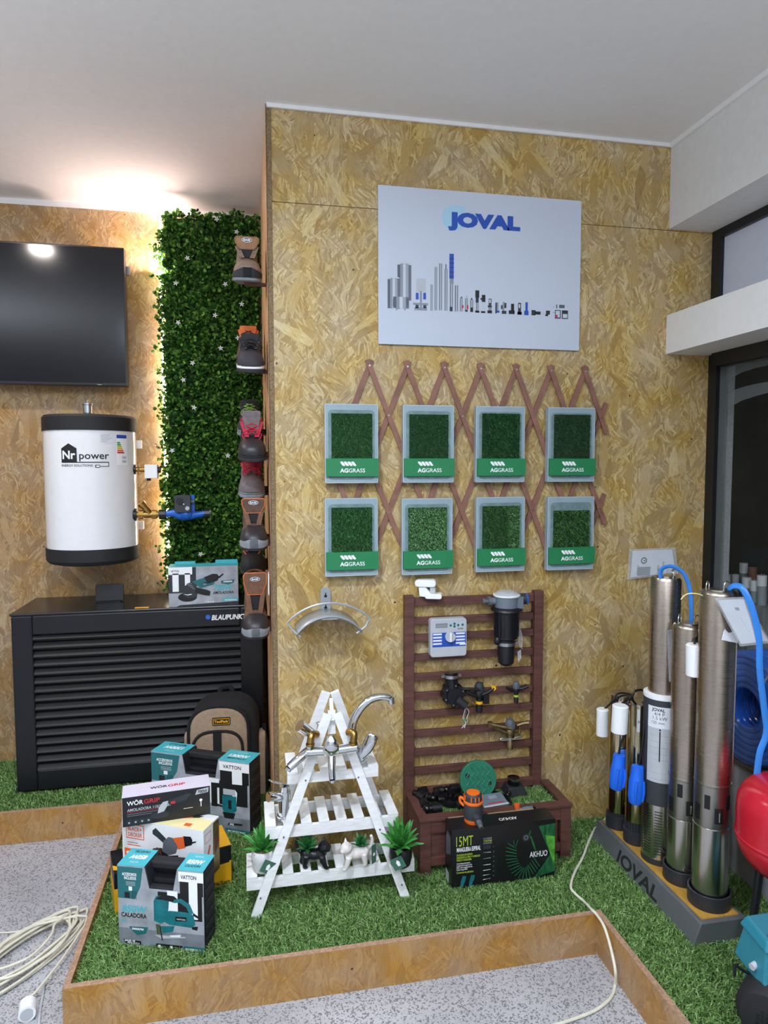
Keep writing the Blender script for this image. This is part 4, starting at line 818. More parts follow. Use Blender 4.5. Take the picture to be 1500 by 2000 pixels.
for i, tx in enumerate(('ROCIADOR', '7 POSICIONES', 'DIFERENTES')): b.text(tx, G @ T(.116, .178-i*.0085), .009, 'lime_ink' if i == 1 else 'grey_ink', .02, width=.032, lift=.0002)
b.rect(.116, .142, .144, .157, G, 'dark_ink', .0003)
for i, z in enumerate((.13, .108, .084, .064, .046, .03)): b.poly([(.116, z), (.144, z-.002+.001*i), (.144, z+.002), (.116, z+.001+.001*(i > 2))], G, 'grey_ink' if i < 2 else 'white_ink', .0003)
for i in range(7): b.text('1234567'[i], G @ T(.153, .146-i*.018), .008, 'grey_ink', lift=.0002)
b.text('AKHUO', G @ T(.292, .092), .03, 'white_ink', .004, width=.068, lift=.0006)
b.text('AKHUO', FR((.255, .042, H_+.0004), (-1, .0, 0), (0, -1, 0)), .026, 'white_ink', .004, width=.068, lift=.0002)
cx = [(.245, .150), (.228, .146), (.222, .125), (.222, .10), (.228, .078), (.240, .056), (.256, .040), (.275, .036), (.293, .043), (.308, .058), (.322, .074)]
pts = crom([(x, z, 0) for x, z in cx], 4)
for i in range(0, len(pts)-1):
    q = pts[i]; d = (pts[i+1]-q).normalized(); n = Vector((-d.y, d.x, 0)); w = .021 if i > 3 else .014
    b.poly([(q.x+n.x*w*s+d.x*(e*.0017+s*.006), q.y+n.y*w*s+d.y*(e*.0017+s*.006)) for s, e in ((-1, -1), (-1, 1), (1, 1), (1, -1))], G, 'hose_print' if i % 2 else 'carton_black', .0003)
b.poly(circ(.277, .168, .014, 20), G, 'dark_ink', .0004); b.poly(circ(.277, .168, .009, 20), G, 'grey_plastic', .0006); b.poly(circ(.277, .168, .005, 10), G, 'dark_ink', .0008); b.poly([(.284, .176), (.292, .194), (.297, .192), (.292, .172)], G, 'leaf_print', .0004); b.poly([(.291, .172), (.299, .17), (.318, .118), (.311, .116)], G, 'leaf_print', .0004)
b.obj('printed_face', t)
b = B(); S_ = FR((-.0004, D_, 0), (0, -1, 0), (0, 0, 1)); b.poly([(.012, .1), (.07, .13), (.07, .19), (.03, .2), (.012, .17)], S_, 'grey_plastic', .0001); b.rect(.01, .01, .05, .05, S_, 'light_grey', .0001); b.obj('printed_side', t)
p = PZ(928, 1607, H_); t = thing('tap_timer', 'round grey and orange garden tap timer standing on the black hose box', 'tap timer', (p.x-.004, p.y+.012, H_), -.3)
b = B(); b.lathe([(.030, 0), (.032, .003), (.032, .014), (.0325, .016)], 'orange_plastic'); b.obj('orange_base', t)
b = B(); b.lathe([(.0325, .016), (.034, .03), (.033, .062), (.031, .07)], 'dark_grey'); b.cyl((.008, -.02, .034), (.018, -.05, .026), .014, 'dark_grey'); b.obj('body', t)
b = B(); b.lathe([(.031, .068), (.035, .072), (.035, .079), (.031, .081)], 'orange_plastic'); b.tube([(-.03, .005, .075), (-.045, .01, .082), (-.046, .01, .066), (-.034, .006, .055)], .005, 'orange_plastic', 8, 4); b.obj('orange_collar', t)
kb = B(); kb.lathe([(.031, .08), (.032, .084), (.031, .1), (.026, .106), (.004, .106)], 'dark_grey'); kn = kb.obj('knob', t)
b = B(); b.lathe([(.024, .1055), (.0235, .1085), (.003, .109)], 'orange_plastic')
for i in range(14): b.box(.0305, -.0018, .084, .0335, .0018, .1, 'orange_plastic', RZ(2*PI*i/14)) if i % 4 != 1 else None
b.obj('orange_top', kn)
b = B(); b.cyl((.017, -.047, .027), (.023, -.066, .022), .010, 'grey_plastic'); b.cyl((.022, -.062, .023), (.027, -.078, .018), .007, 'grey_plastic'); b.cyl((.0265, -.0775, .0185), (.0272, -.0795, .0178), .0045, 'black_ink'); b.obj('hose_nozzle', t)
# ============================================================ white plant stand
WW = 'white_wood'
def yl(z): return 2.215+.07*z/.65
def onf(px, py, dy=0):     # a point of the leaning front frame
    z = 0
    for _ in range(6): z = PY(px, py, yl(z)+dy).z
    return PY(px, py, yl(z)+dy)
t = thing('plant_stand', 'white wooden A-frame plant stand with three slatted shelves', 'plant stand', (.264, 2.32, 0)); O = off(t)
ap = onf(648, 1394); fL = onf(498, 1796); fR = onf(793, 1760); fL.z = fR.z = .0
apz = ap.z
b = B(); plank(b, (fL.x, yl(0), 0), (ap.x-.014, yl(apz), apz), .031, .014, WW); b.obj('leg', t, bev=.001, M=O)
b = B(); plank(b, (fR.x, yl(0), 0), (ap.x+.018, yl(apz), apz), .031, .014, WW); b.obj('leg', t, bev=.001, M=O)
ar = PY(645, 1351, 2.36)
for s, fx in ((-1, .02), (1, .545)):
    b = B(); plank(b, (fx, 2.47, 0), (ar.x+s*.015, 2.36, ar.z), .031, .014, WW); b.obj('leg', t, bev=.001, M=O)
b = B(); plank(b, (ap.x+.002, yl(apz), apz-.03), (ar.x+.002, 2.36, ar.z-.03), .022, .012, WW, face=(1, 0, 0)); b.box(ap.x-.012, yl(apz)+.009, apz-.075, ap.x+.014, yl(apz)+.02, apz+.006, WW); b.obj('top_block', t, M=O)
SH = []
for (pl, ptop, pbot, xl, xr, yb, ns) in ((481, 1712, 1740, -.024, .553, 2.375, 10), (518, 1612, 1640, .040, .499, 2.42, 8), (560, 1508, 1532, .117, .432, 2.43, 6)):
    q = onf(pl, ptop, .016); q2 = onf(pl, pbot, .016); zt_, zb_, yf = q.z, q2.z, q.y-.008; SH.append((zt_, yf, xl, xr, yb))
    b = B(); b.box(xl, yf, zb_, xr, yf+.013, zt_-.009, WW); b.box(xl+.01, yb-.013, zb_, xr-.01, yb, zt_-.009, WW); wd = .036; stp = (xr-xl-wd)/(ns-1)
    for i in range(ns): x = xl+i*stp; b.box(x, yf, zt_-.0088, x+wd, yb+.01, zt_, WW)
    b.obj('shelf', t, bev=.001, M=O)
for px, py in ((597, 1524), (700, 1518), (554, 1635), (742, 1620), (509, 1754), (785, 1728)):
    b = B(); q = onf(px, py, -.008); b.cyl((q.x, q.y, q.z), (q.x, q.y-.002, q.z), .003, 'grey_plastic', n=8); b.obj('screw', t, M=O)
# ---- taps on the stand
CH = 'chrome'
def onp(px, py, Y): return PY(px, py, Y)
t = thing('bath_mixer', 'chrome wall mixer with brass elbows mounted across the front legs of the white stand', 'mixer tap', tuple(onp(650, 1468, 2.225))); O = off(t)
Y0 = 2.225; L_, R_, C_ = onp(598, 1469, Y0), onp(696, 1459, Y0), onp(648, 1462, Y0)
b = B(); b.tube([L_, onp(632, 1467, Y0)], .0155, CH, 16); b.tube([onp(661, 1464, Y0), R_], .0155, CH, 16); b.cyl(onp(628, 1467, Y0), onp(664, 1463, Y0), .009, CH); b.cyl(onp(640, 1465, Y0-.01), onp(657, 1464, Y0-.01), .017, CH, n=20); b.ell(onp(648, 1464, Y0-.004), .019, .022, .019, CH); b.obj('mixer_body', t, M=O)
b = B(); b.tube([onp(648, 1478, Y0-.01), onp(648, 1500, Y0-.03), onp(649, 1522, Y0-.045)], lambda s: .014-.002*s, CH, 16, 5, flat=1.25); b.cyl(onp(649, 1522, Y0-.045), onp(649, 1527, Y0-.044), .01, CH); b.obj('spout', t, M=O)
b = B(); b.tube([onp(650, 1470, Y0-.03), onp(647, 1455, Y0-.04), onp(645, 1437, Y0-.032)], lambda s: .006+.005*math.sin(PI*min(1, s+.15)), CH, 18, 5, flat=2.2); b.obj('lever', t, M=O)
for (x, y), (x2, y2) in (((609, 1436), (606, 1452)), ((691, 1432), (690, 1450))):
    b = B(); b.tube([onp(x+(10 if x < 650 else -12), y-2, Y0+.03), onp(x, y, Y0+.012), onp(x2, y2, Y0+.004)], .0125, 'brass', 14, 5); b.cyl(onp(x2, y2, Y0), onp(x2, y2+4, Y0), .015, 'brass', n=18); b.cyl(onp(x2, y2+4, Y0), onp(x2, y2+14, Y0), .013, CH, n=6); b.obj('brass_elbow', t, M=O)
Y1 = 2.30
t = thing('kitchen_tap', 'chrome tap with tall curved swan neck spout at the right of the white stand', 'tap', tuple(onp(705, 1475, Y1))); O = off(t)
b = B(); b.tube([onp(*q, Y1) for q in ((686, 1440), (690, 1410), (703, 1385), (722, 1367), (742, 1361), (758, 1363), (764, 1366))], lambda s: .0155-.004*s, CH, 14, 5); b.obj('swan_neck_spout', t, M=O)
b = B(); b.cyl(onp(763, 1361, Y1), onp(764, 1374, Y1), .0115, CH, n=16); b.obj('aerator', t, M=O)
b = B(); b.tube([onp(686, 1442, Y1), onp(692, 1458, Y1), onp(703, 1472, Y1)], .016, CH, 14, 4); b.ell(onp(706, 1478, Y1-.01), .02, .02, .022, CH); b.cyl(onp(706, 1474, Y1), onp(716, 1448, Y1), .012, CH); b.obj('tap_body', t, M=O)
b = B(); b.tube([onp(705, 1478, Y1-.03), onp(716, 1462, Y1-.035), onp(727, 1440, Y1-.035), onp(730, 1434, Y1-.035)], lambda s: .007+.004*math.sin(PI*min(1, s)), CH, 16, 5, flat=1.9); b.obj('lever', t, M=O)
Y2 = 2.27
t = thing('basin_tap', 'chrome tap with long slanted spout at the left of the white stand top shelf', 'tap', tuple(onp(600, 1462, Y2))); O = off(t)
b = B(); b.tube([onp(606, 1464, Y2-.02), onp(585, 1481, Y2-.04), onp(565, 1499, Y2-.05)], lambda s: .018-.003*s, CH, 14, 4, flat=.85); b.cyl(onp(565, 1499, Y2-.05), onp(562, 1504, Y2-.05), .012, CH); b.obj('spout', t, M=O)
b = B(); b.ell(onp(607, 1463, Y2), .018, .02, .018, CH); b.obj('tap_body', t, M=O)
b = B(); b.tube([onp(612, 1436, Y2+.02), onp(598, 1426, Y2+.01), onp(585, 1417, Y2)], lambda s: .017+.004*s, CH, 16, 4); b.ell(onp(624, 1412, Y2+.05), .012, .012, .006, CH); b.cyl(onp(624, 1412, Y2+.05), onp(620, 1436, Y2+.04), .006, CH); b.obj('round_handle', t, M=O)
zs = SH[1][0]; p = PZ(556, 1586, zs); Y3 = 2.30
t = thing('bidet_tap', 'small chrome single lever tap standing at the left end of the middle shelf', 'tap', tuple(onp(556, 1575, Y3))); O = off(t); t.location.z = zs
O = off(t); bz = onp(556, 1560, Y3)
b = B(); b.cyl((bz.x, Y3, zs), (bz.x, Y3, zs+.012), .027, CH, n=22); b.cyl((bz.x, Y3, zs+.01), (bz.x, Y3, bz.z+.028), .023, CH, r1=.021, n=24); b.tube([(bz.x, Y3, bz.z+.006), tuple(onp(538, 1556, Y3-.02)), tuple(onp(529, 1556, Y3-.03))], .0155, CH, 14, 4); b.cyl(onp(531, 1556, Y3-.028), onp(524, 1557, Y3-.034), .017, CH, n=12); b.obj('tap_body', t, M=O)
b = B(); q = onp(556, 1538, Y3); b.cyl((bz.x, Y3, bz.z+.026), (bz.x, Y3, q.z+.006), .017, CH, n=14); b.tube([(bz.x+.01, Y3+.01, q.z+.004), tuple(onp(540, 1528, Y3-.02)), tuple(onp(524, 1523, Y3-.03))], lambda s: .009-.003*s, CH, 12, 4, flat=.5); b.obj('lever', t, M=O)
# ---- pots and cat planters
mat('pot_white', '#d7d6d8', .5, 0, .1, 25, .9, 130); mat('pot_black', '#17181c', .3, 0, .05); mat('ceramic_white', '#d9d2ce', .45, 0, .03, 20); mat('ceramic_black', '#101118', .35, 0, .03)
mat('succulent', '#3f8a3a', .45, 0, .18, 40); mat('succulent_dark', '#2b6a36', .45, 0, .18, 40); mat('pebbles', '#b8a184', .9, 0, .3, 130, .8, 150); mat('tag_green', '#3d6a57', .6, 0, .02)
def rosette(b, c, n, ln, wd, mt, seed, tilt=(.15, 1.15)):
    rr = random.Random(seed)
    for i in range(n):
        a = i*2.39996; k = i/n; el = tilt[0]+(tilt[1]-tilt[0])*k; L_ = ln*(1-.25*k)*rr.uniform(.85, 1.1)
        d = Vector((math.cos(a)*math.sin(el), math.sin(a)*math.sin(el), math.cos(el))); s = Vector((-math.sin(a), math.cos(a), 0)); n_ = s.cross(d)
        c_ = Vector(c); pts = []
        for t_, w_, cv in ((0, .5, 0), (.35, 1, -.03), (.7, .7, -.02), (1, 0.04, .10)):
            m_ = c_+d*L_*t_-Vector((0, 0, L_*cv)); pts += [m_-s*wd*w_/2+n_*wd*.16*w_, m_-n_*wd*.1, m_+s*wd*w_/2+n_*wd*.16*w_]
        b.add(pts, [(3*j+q, 3*j+q+1, 3*j+q+4, 3*j+q+3) for j in range(3) for q in (0, 1)], mt, True)
def tagcard(t, o, rx, rz):
    b = B(); G = Matrix.Translation(o) @ Matrix.Rotation(rz, 4, 'Z') @ Matrix.Rotation(rx, 4, 'Y') @ FR((0, 0, 0))
    b.prism([(-.021, -.021), (.021, -.021), (.021, .021), (-.021, .021)], G, .0008, 'tag_green'); b.poly([(-.004, -.01), (.005, -.01), (.007, .004), (.0, .012), (-.006, .004)], G, 'white_ink', .0011); b.obj('paper_tag', t, label='green paper tag')
zb = SH[0][0]
p = PZ(508, 1712, zb); t = thing('potted_succulent', 'green succulent in a textured white pot at the left end of the bottom shelf', 'potted plant', (p.x+.012, p.y+.035, zb))
b = B(); b.lathe([(.024, 0), (.032, .006), (.04, .035), (.038, .07), (.034, .076), (.033, .068)], 'pot_white', caps=(True, False), n=30)
b.obj('pot', t); b = B(); b.ell((0, 0, .064), .033, .033, .008, 'pebbles'); b.obj('pebbles', t); b = B(); rosette(b, (0, 0, .066), 28, .108, .021, 'succulent', 1, (.05, 1.25)); b.obj('succulent', t); tagcard(t, (.014, -.046, .036), .5, .1)
p = PZ(797, 1695, zb); t = thing('potted_succulent', 'green succulent in a glossy black pot at the right end of the bottom shelf', 'potted plant', (p.x-.022, p.y+.02, zb))
b = B(); b.lathe([(.024, 0), (.034, .008), (.04, .035), (.038, .066), (.034, .07), (.033, .062)], 'pot_black', caps=(True, False), n=30); b.obj('pot', t)
b = B(); rosette(b, (0, 0, .062), 30, .115, .026, 'succulent', 2, (.05, 1.35)); b.obj('succulent', t); tagcard(t, (-.018, -.045, .036), -.45, -.2)
b = B()
for i in range(7): b.prism([(-.006, 0), (.006, 0), (.0, .03)], T(-.04, .02, .05+i*.008) @ RZ(i*.9) @ FR((0, 0, 0), (1, 0, 0), (.3, 0, 1)), .002, 'paper')
def cat(t, mt, flip=1, tail=True):
    b = B(); f = flip     # body along x, head at +x*f, seen from the side
    b.ell((0, 0, .045), .037, .021, .019, mt); b.ell((.024*f, 0, .049), .021, .02, .021, mt); b.ell((-.026*f, 0, .046), .02, .02, .02, mt)
    b.ell((.038*f, -.004, .074), .021, .02, .019, mt); b.ell((.053*f, -.009, .068), .009, .009, .008, mt); b.cyl((.03*f, 0, .05), (.037*f, -.002, .07), .016, mt)
    for s in (-1, 1): b.cyl((.036*f, -.003+s*.011, .084), (.036*f, -.003+s*.014, .103), .0075, mt, r1=.0018)
    for x, y, dx in ((.033, -.013, .012), (.026, .013, .002), (-.022, -.013, -.006), (-.034, .013, -.01)):
        b.tube([(x*f, y, .044), ((x+dx*.5)*f, y*1.1, .022), ((x+dx)*f, y*1.1, .007)], lambda s: .0115-.004*s, mt, 10, 3); b.ell(((x+dx+.003)*f, y*1.1, .006), .009, .007, .006, mt)
    b.tube([(-.04*f, 0, .05), (-.054*f, 0, .062), (-.058*f, 0, .082), (-.053*f, 0, .098)], lambda s: .008-.0025*s, mt, 8, 4)
    o = b.obj('cat_figure', t); remesh(o, .0022, 4); return o
p = PZ(612, 1700, zb); t = thing('cat_planter', 'black ceramic cat planter with a green succulent on the bottom shelf', 'cat planter', (p.x+.002, p.y+.022, zb), -.25)
cat(t, 'ceramic_black', 1); b = B(); rosette(b, (-.02, 0, .062), 24, .068, .017, 'succulent_dark', 3, (.1, 1.3)); b.obj('succulent', t)
b = B()
for s in (-1, 1): b.ell((.055, -.012+s*.007, .078), .002, .002, .003, 'yellow_ink')
p = PZ(700, 1698, zb); t = thing('cat_planter', 'white ceramic cat planter with raised tail on the bottom shelf', 'cat planter', (p.x-.003, p.y+.022, zb), .2)
cat(t, 'ceramic_white', -1); b = B(); rosette(b, (.018, .006, .064), 20, .05, .016, 'succulent_dark', 4, (.1, 1.3)); b.obj('succulent', t)
b = B(); G = Matrix.Translation((.052, -.03, .05)) @ RZ(.5) @ FR((0, 0, 0)); b.prism([(-.012, -.035), (.012, -.035), (.012, .03), (-.012, .03)], G, .0008, 'tag_green'); b.poly(circ(0, -.004, .006, 10), G, 'white_ink', .0011); b.obj('paper_tag', t, label='green paper tag')
# ============================================================ left platform
mat('heatpump_black', '#101218', .42, 0, .04); mat('heatpump_top', '#1b1c20', .25, 0, .03); mat('louver_black', '#0b0c11', .5, 0, .05)
HX0, HX1, HY0, HY1, HZ = -1.050, .060, 3.282, 3.672, .842
t = thing('heat_pump', 'large black louvred heat pump unit standing on the turf by the back wall', 'heat pump', (-.495, 3.48, 0)); O = off(t)
b = B(); fx0, fx1, fz0, fz1 = -.962, -.045, .115, .742
b.box(HX0, HY0+.03, .02, HX1, HY1, HZ-.012, 'heatpump_black')
b.box(HX0, HY0, .02, fx0, HY0+.03, HZ-.012, 'heatpump_black'); b.box(fx1, HY0, .02, HX1, HY0+.03, HZ-.012, 'heatpump_black')
b.box(fx0, HY0, .02, fx1, HY0+.03, fz0, 'heatpump_black'); b.box(fx0, HY0, fz1, fx1, HY0+.03, HZ-.012, 'heatpump_black')
for x in (HX0+.05, HX1-.11): b.box(x, HY0+.05, 0, x+.06, HY1-.05, .02, 'heatpump_black')
b.obj('cabinet', t, bev=.006, M=O)
b = B(); b.box(HX0-.004, HY0-.004, HZ-.0115, HX1+.004, HY1, HZ, 'heatpump_top'); b.obj('top_cover', t, bev=.004, M=O)
NL = 16
for i in range(NL):
    z = fz0+.012+(fz1-fz0-.02)*i/(NL-1)
    b = B(); b.hexa([(fx0, HY0+.004, z-.019), (fx1, HY0+.004, z-.019), (fx1, HY0+.024, z+.004), (fx0, HY0+.024, z+.004)], [(fx0, HY0+.001, z-.012), (fx1, HY0+.001, z-.012), (fx1, HY0+.024, z+.012), (fx0, HY0+.024, z+.012)], 'louver_black'); b.obj('louver', t, M=O)
G = FR((0, HY0-.0006, 0)); q = PY(403, 1205, HY0); q1 = PY(412, 1211, HY0); b = B()
b.poly(circ(q.x+.008, q.z-.001, .0115, 18), G, 'lightblue_ink' if False else 'pump_blue', .0001); b.text('BLAUPUNKT', G @ T(q1.x+.003, q1.z), .036, 'white_ink', .035, shear=.2, width=.162, lift=.0001, sy=.9); b.obj('lettering', t, M=O)
b = B(); b.rect(-.525, 3.292, -.462, 3.325, FR((0, 0, HZ+.0004), (1, 0, 0), (0, 1, 0)), 'yellow_ink'); b.obj('sticker', t, M=O, label='yellow sticker')
t = thing('display_unit', 'small black display unit standing on top of the heat pump under the water heater', 'display', (-.668, 3.49, HZ), .05)
b = B(); b.rbox(-.064, -.01, .004, .064, .008, .086, .006, 'black_plastic', FR((0, 0, 0), (1, 0, 0), (0, 1, 0)) @ Matrix.Rotation(-.15, 4, 'X'), axis='y'); b.obj('screen_body', t, bev=.002); b = B(); b.box(-.05, -.02, 0, .05, .03, .006, 'black_plastic'); b.obj('foot', t)
# ---- cartons and tool cases
def quad(b, pts, M, mt, l): b.poly(pts, M, mt, l)
t = thing('grinder_box', 'grey and teal carton for a 750W angle grinder standing on the heat pump', 'box', (-.370, 3.292, HZ), 0); W_, D_, H_ = .318, .11, .188
b = B(); b.box(0, 0, 0, W_, D_, H_, 'concrete_print'); b.obj('carton', t, bev=.001)
b = B(); b.box(.02, D_-.01, H_, .115, D_, H_+.012, 'teal_ink'); b.box(.21, D_-.01, H_, .315, D_, H_+.016, 'teal_ink'); b.obj('top_flap', t)
G = FR((0, -.0004, 0)); G2 = FR((0, 0, H_+.0004), (1, 0, 0), (0, 1, 0)); b = B(); b.rect(0, 0, W_, D_, G2, 'teal_ink')
b.rect(0, .065, .125, H_-.002, G, 'dark_ink', .0001); b.rect(0, H_-.036, .108, H_-.001, G, 'white_ink', .0002); b.rect(.018, .072, .046, H_-.03, G, 'white_ink', .0002); b.rect(.074, .1, .098, H_-.03, G, 'white_ink', .0002)
b.text('VATTON', G @ T(.012, H_-.024), .014, 'black_ink', .02, width=.036, lift=.0003)
b.poly([(0, 0), (W_, 0), (W_, .018), (.235, .014), (.05, .008), (.035, 0)], G, 'dark_ink', .0002); b.poly([(.24, .018), (W_, .022), (W_, .034), (.25, .032)], G, 'teal_ink', .0003); b.text('PROFESSIONAL', G @ T(.255, .021), .009, 'white_ink', .02, width=.055, lift=.0004); b.text('115/125', G @ T(.165, .016), .009, 'white_ink', .02, width=.04, lift=.0004)
b.text('750W', G @ T(.205, .072), .036, 'teal_ink', .035, shear=.2, width=.088, lift=.0002); b.text('AMOLADORA', G @ T(.2, .055), .018, 'black_ink', .03, shear=.15, width=.096, lift=.0002); b.text('115/125', G @ T(.248, .042), .012, 'teal_ink', .02, width=.05, lift=.0002)
b.poly([(.238, .118), (.302, .122), (.296, .106), (.272, .098), (.24, .104)], G, 'dark_teal_ink', .0002); b.text('12000RPM', G @ T(.25, .109), .011, 'white_ink', .03, width=.04, lift=.0003)
b.poly(circ(.085, .045, .043, 24, .022), G, 'black_ink', .0004); b.poly(circ(.098, .058, .032, 20, .018), G, 'dark_ink', .0005); b.poly([(.062, .068), (.082, .108), (.108, .118), (.13, .104), (.12, .068), (.09, .052)], G, 'dark_ink', .0006); b.poly([(.105, .118), (.19, .142), (.215, .13), (.205, .1), (.145, .085), (.13, .098)], G, 'dark_teal_ink', .0007); b.poly([(.16, .136), (.2, .152), (.222, .15), (.232, .135), (.222, .118), (.18, .105)], G, 'black_ink', .0008); b.poly([(.228, .138), (.248, .152), (.252, .148), (.232, .13)], G, 'black_ink', .0008)
b.poly([(.125, .09), (.175, .076), (.19, .068), (.186, .048), (.165, .05), (.118, .064)], G, 'black_ink', .0009); b.poly([(.150, .098), (.176, .107), (.173, .115), (.152, .107)], G, 'black_ink', .0009); b.text('VATTON', G @ T(.154, .102), .006, 'white_ink', .02, width=.017, lift=.0011)
for i in range(4): b.poly([(.083+i*.008, .105-i*.006), (.105+i*.004, .11-i*.009), (.105+i*.004, .108-i*.009), (.083+i*.008, .102-i*.006)], G, 'grey_ink', .0009)
b.poly([(.065, .06), (.085, .053), (.105, .056), (.103, .06), (.085, .057)], G, 'white_ink', .0009); b.obj('printed_face', t)
def toolcase(lab, loc, rz, W_, D_, H_, watt, tool, art):
    t = thing('tool_case', lab, 'tool case', loc, rz); n0, n1, nd_ = W_*.335, W_*.685, H_*.235
    b = B()
    out = [(.004, .008), (W_-.004, .008), (W_-.004, H_-.012), (W_-.014, H_-.003), (n1, H_-.003), (n1-.012, H_-nd_), (n0+.012, H_-nd_), (n0, H_-.003), (.014, H_-.003), (.004, H_-.012)]
    b.prism(out, FR((0, D_, 0)), D_-.002, 'soft_black')
    for k in range(6):
        z = .03+k*(H_-.07)/5
        for x in (.004, W_-.004): s = -1 if x < .1 else 1; b.box(x-.001 if s > 0 else x-.004, .018, z-.012, x+.004 if s > 0 else x+.001, D_-.012, z+.008, 'soft_black')
    b.box(.01, .01, 0, W_-.01, D_-.01, .008, 'soft_black'); b.obj('case_body', t, bev=.003)
    b = B(); b.box(n0+.001, .02, H_-nd_+.004, n1-.001, D_-.012, H_-nd_+.02, 'black_plastic'); b.box(n0+.004, D_*.55, H_-nd_+.01, n1-.004, D_-.012, H_-.02, 'soft_black'); b.obj('handle_recess', t)
    b = B(); b.box(n0-.002, D_*.38, H_-.026, n1+.002, D_*.78, H_-.002, 'soft_black'); b.obj('handle', t, bev=.006)
    G = FR((0, .0012, 0)); g = lambda u, v: (u*W_, v*H_)
    b = B(); lo = [(0, 0), (W_, 0), (W_, H_), (n1+.004, H_), (n1-.010, H_-nd_-.006), (n0+.010, H_-nd_-.006), (n0-.004, H_), (0, H_)]
    b.prism(lo, FR((0, .0018, 0)), .0014, 'concrete_print')
    for x0, x1 in ((0, n0-.004), (n1+.004, W_)): b.box(x0, .0004, H_, x1, D_-.004, H_+.0012, 'teal_ink')
    b.rect(0, 0, W_, H_*.24, G, 'concrete_print_dark', .0009)
    xr = n1+.012
    b.poly([g(0, .985), g(.30, .985), g(.27, .76), g(.2, .60), g(0, .60)], G, 'dark_teal_ink', .001)
    b.text('ACCESORIOS', G @ T(W_*.055, H_*.88), H_*.05, 'white_ink', .03, width=W_*.17, lift=.0012); b.text('INCLUIDOS', G @ T(W_*.08, H_*.835), H_*.05, 'white_ink', .03, width=W_*.14, lift=.0012)
    for i in range(3): b.rect(W_*.1, H_*(.8-i*.018), W_*.21, H_*(.806-i*.018), G, 'light_grey', .0012)
    b.rect(W_*.13, H_*.7, W_*.17, H_*.75, G, 'white_ink', .0012); b.rect(W_*.08, H_*.61, W_*.14, H_*.68, G, 'black_ink', .0012)
    for i in range(3): b.rect(W_*(.17+i*.02), H_*.6, W_*(.176+i*.02), H_*.7, G, 'black_ink', .0012)
    b.rect(*g(.47, .40), *g(.98, .72), G, 'black_ink', .0010); b.rect(xr, H_*.7, W_*.995, H_*.93, G, 'black_ink', .0010)
    b.rect(n1+.008, H_*.865, W_, H_*.985, G, 'white_ink', .0012); b.text('VATTON', G @ T(W_*.74, H_*.9), H_*.065, 'black_ink', .02, width=W_*.18, lift=.0015)
    b.rect(*g(.58, .40), *g(.70, .74), G, 'white_ink', .0011); b.rect(*g(.83, .42), *g(.93, .9), G, 'white_ink', .0011)
    b.poly([g(.73, 0), g(1, 0), g(1, .085), g(.76, .085)], G, 'dark_teal_ink', .0012); b.text('PROFESSIONAL', G @ T(W_*.78, H_*.035), H_*.04, 'white_ink', .02, width=W_*.18, lift=.0014)
    b.rect(*g(.42, .0), *g(.74, .02), G, 'dark_teal_ink', .0011)
    art(b, G, g, W_, H_); b.obj('printed_sleeve', t)
    b = B(); Gt = FR((0, 0, H_+.0016), (1, 0, 0), (0, 1, 0)); Gi = FR((0, 0, H_+.0016), (-1, 0, 0), (0, -1, 0))
    b.text(watt, Gt @ T(W_*.845, D_*.38), D_*.3, 'white_ink', .04, shear=.15, width=W_*.2, align='C'); b.text(tool, Gt @ T(W_*.845, D_*.2), D_*.17, 'dark_ink', .02, shear=.15, width=W_*.18, align='C'); b.text('VATTON', Gt @ T(W_*.845, D_*.74), D_*.12, 'paper', .0, width=W_*.1, align='C')
    b.text(watt, Gi @ T(-W_*.165, -D_*.6), D_*.3, 'white_ink', .04, shear=.15, width=W_*.2, align='C'); b.text(tool, Gi @ T(-W_*.165, -D_*.85), D_*.17, 'dark_ink', .02, shear=.15, width=W_*.18, align='C')
    b.text('VATTON', Gi @ T(-W_*.165, -D_*.25), D_*.12, 'paper', .0, width=W_*.1, align='C'); b.obj('top_lettering', t)
    return t
mat('tool_teal', '#17707a', .35, 0, .12, 40)
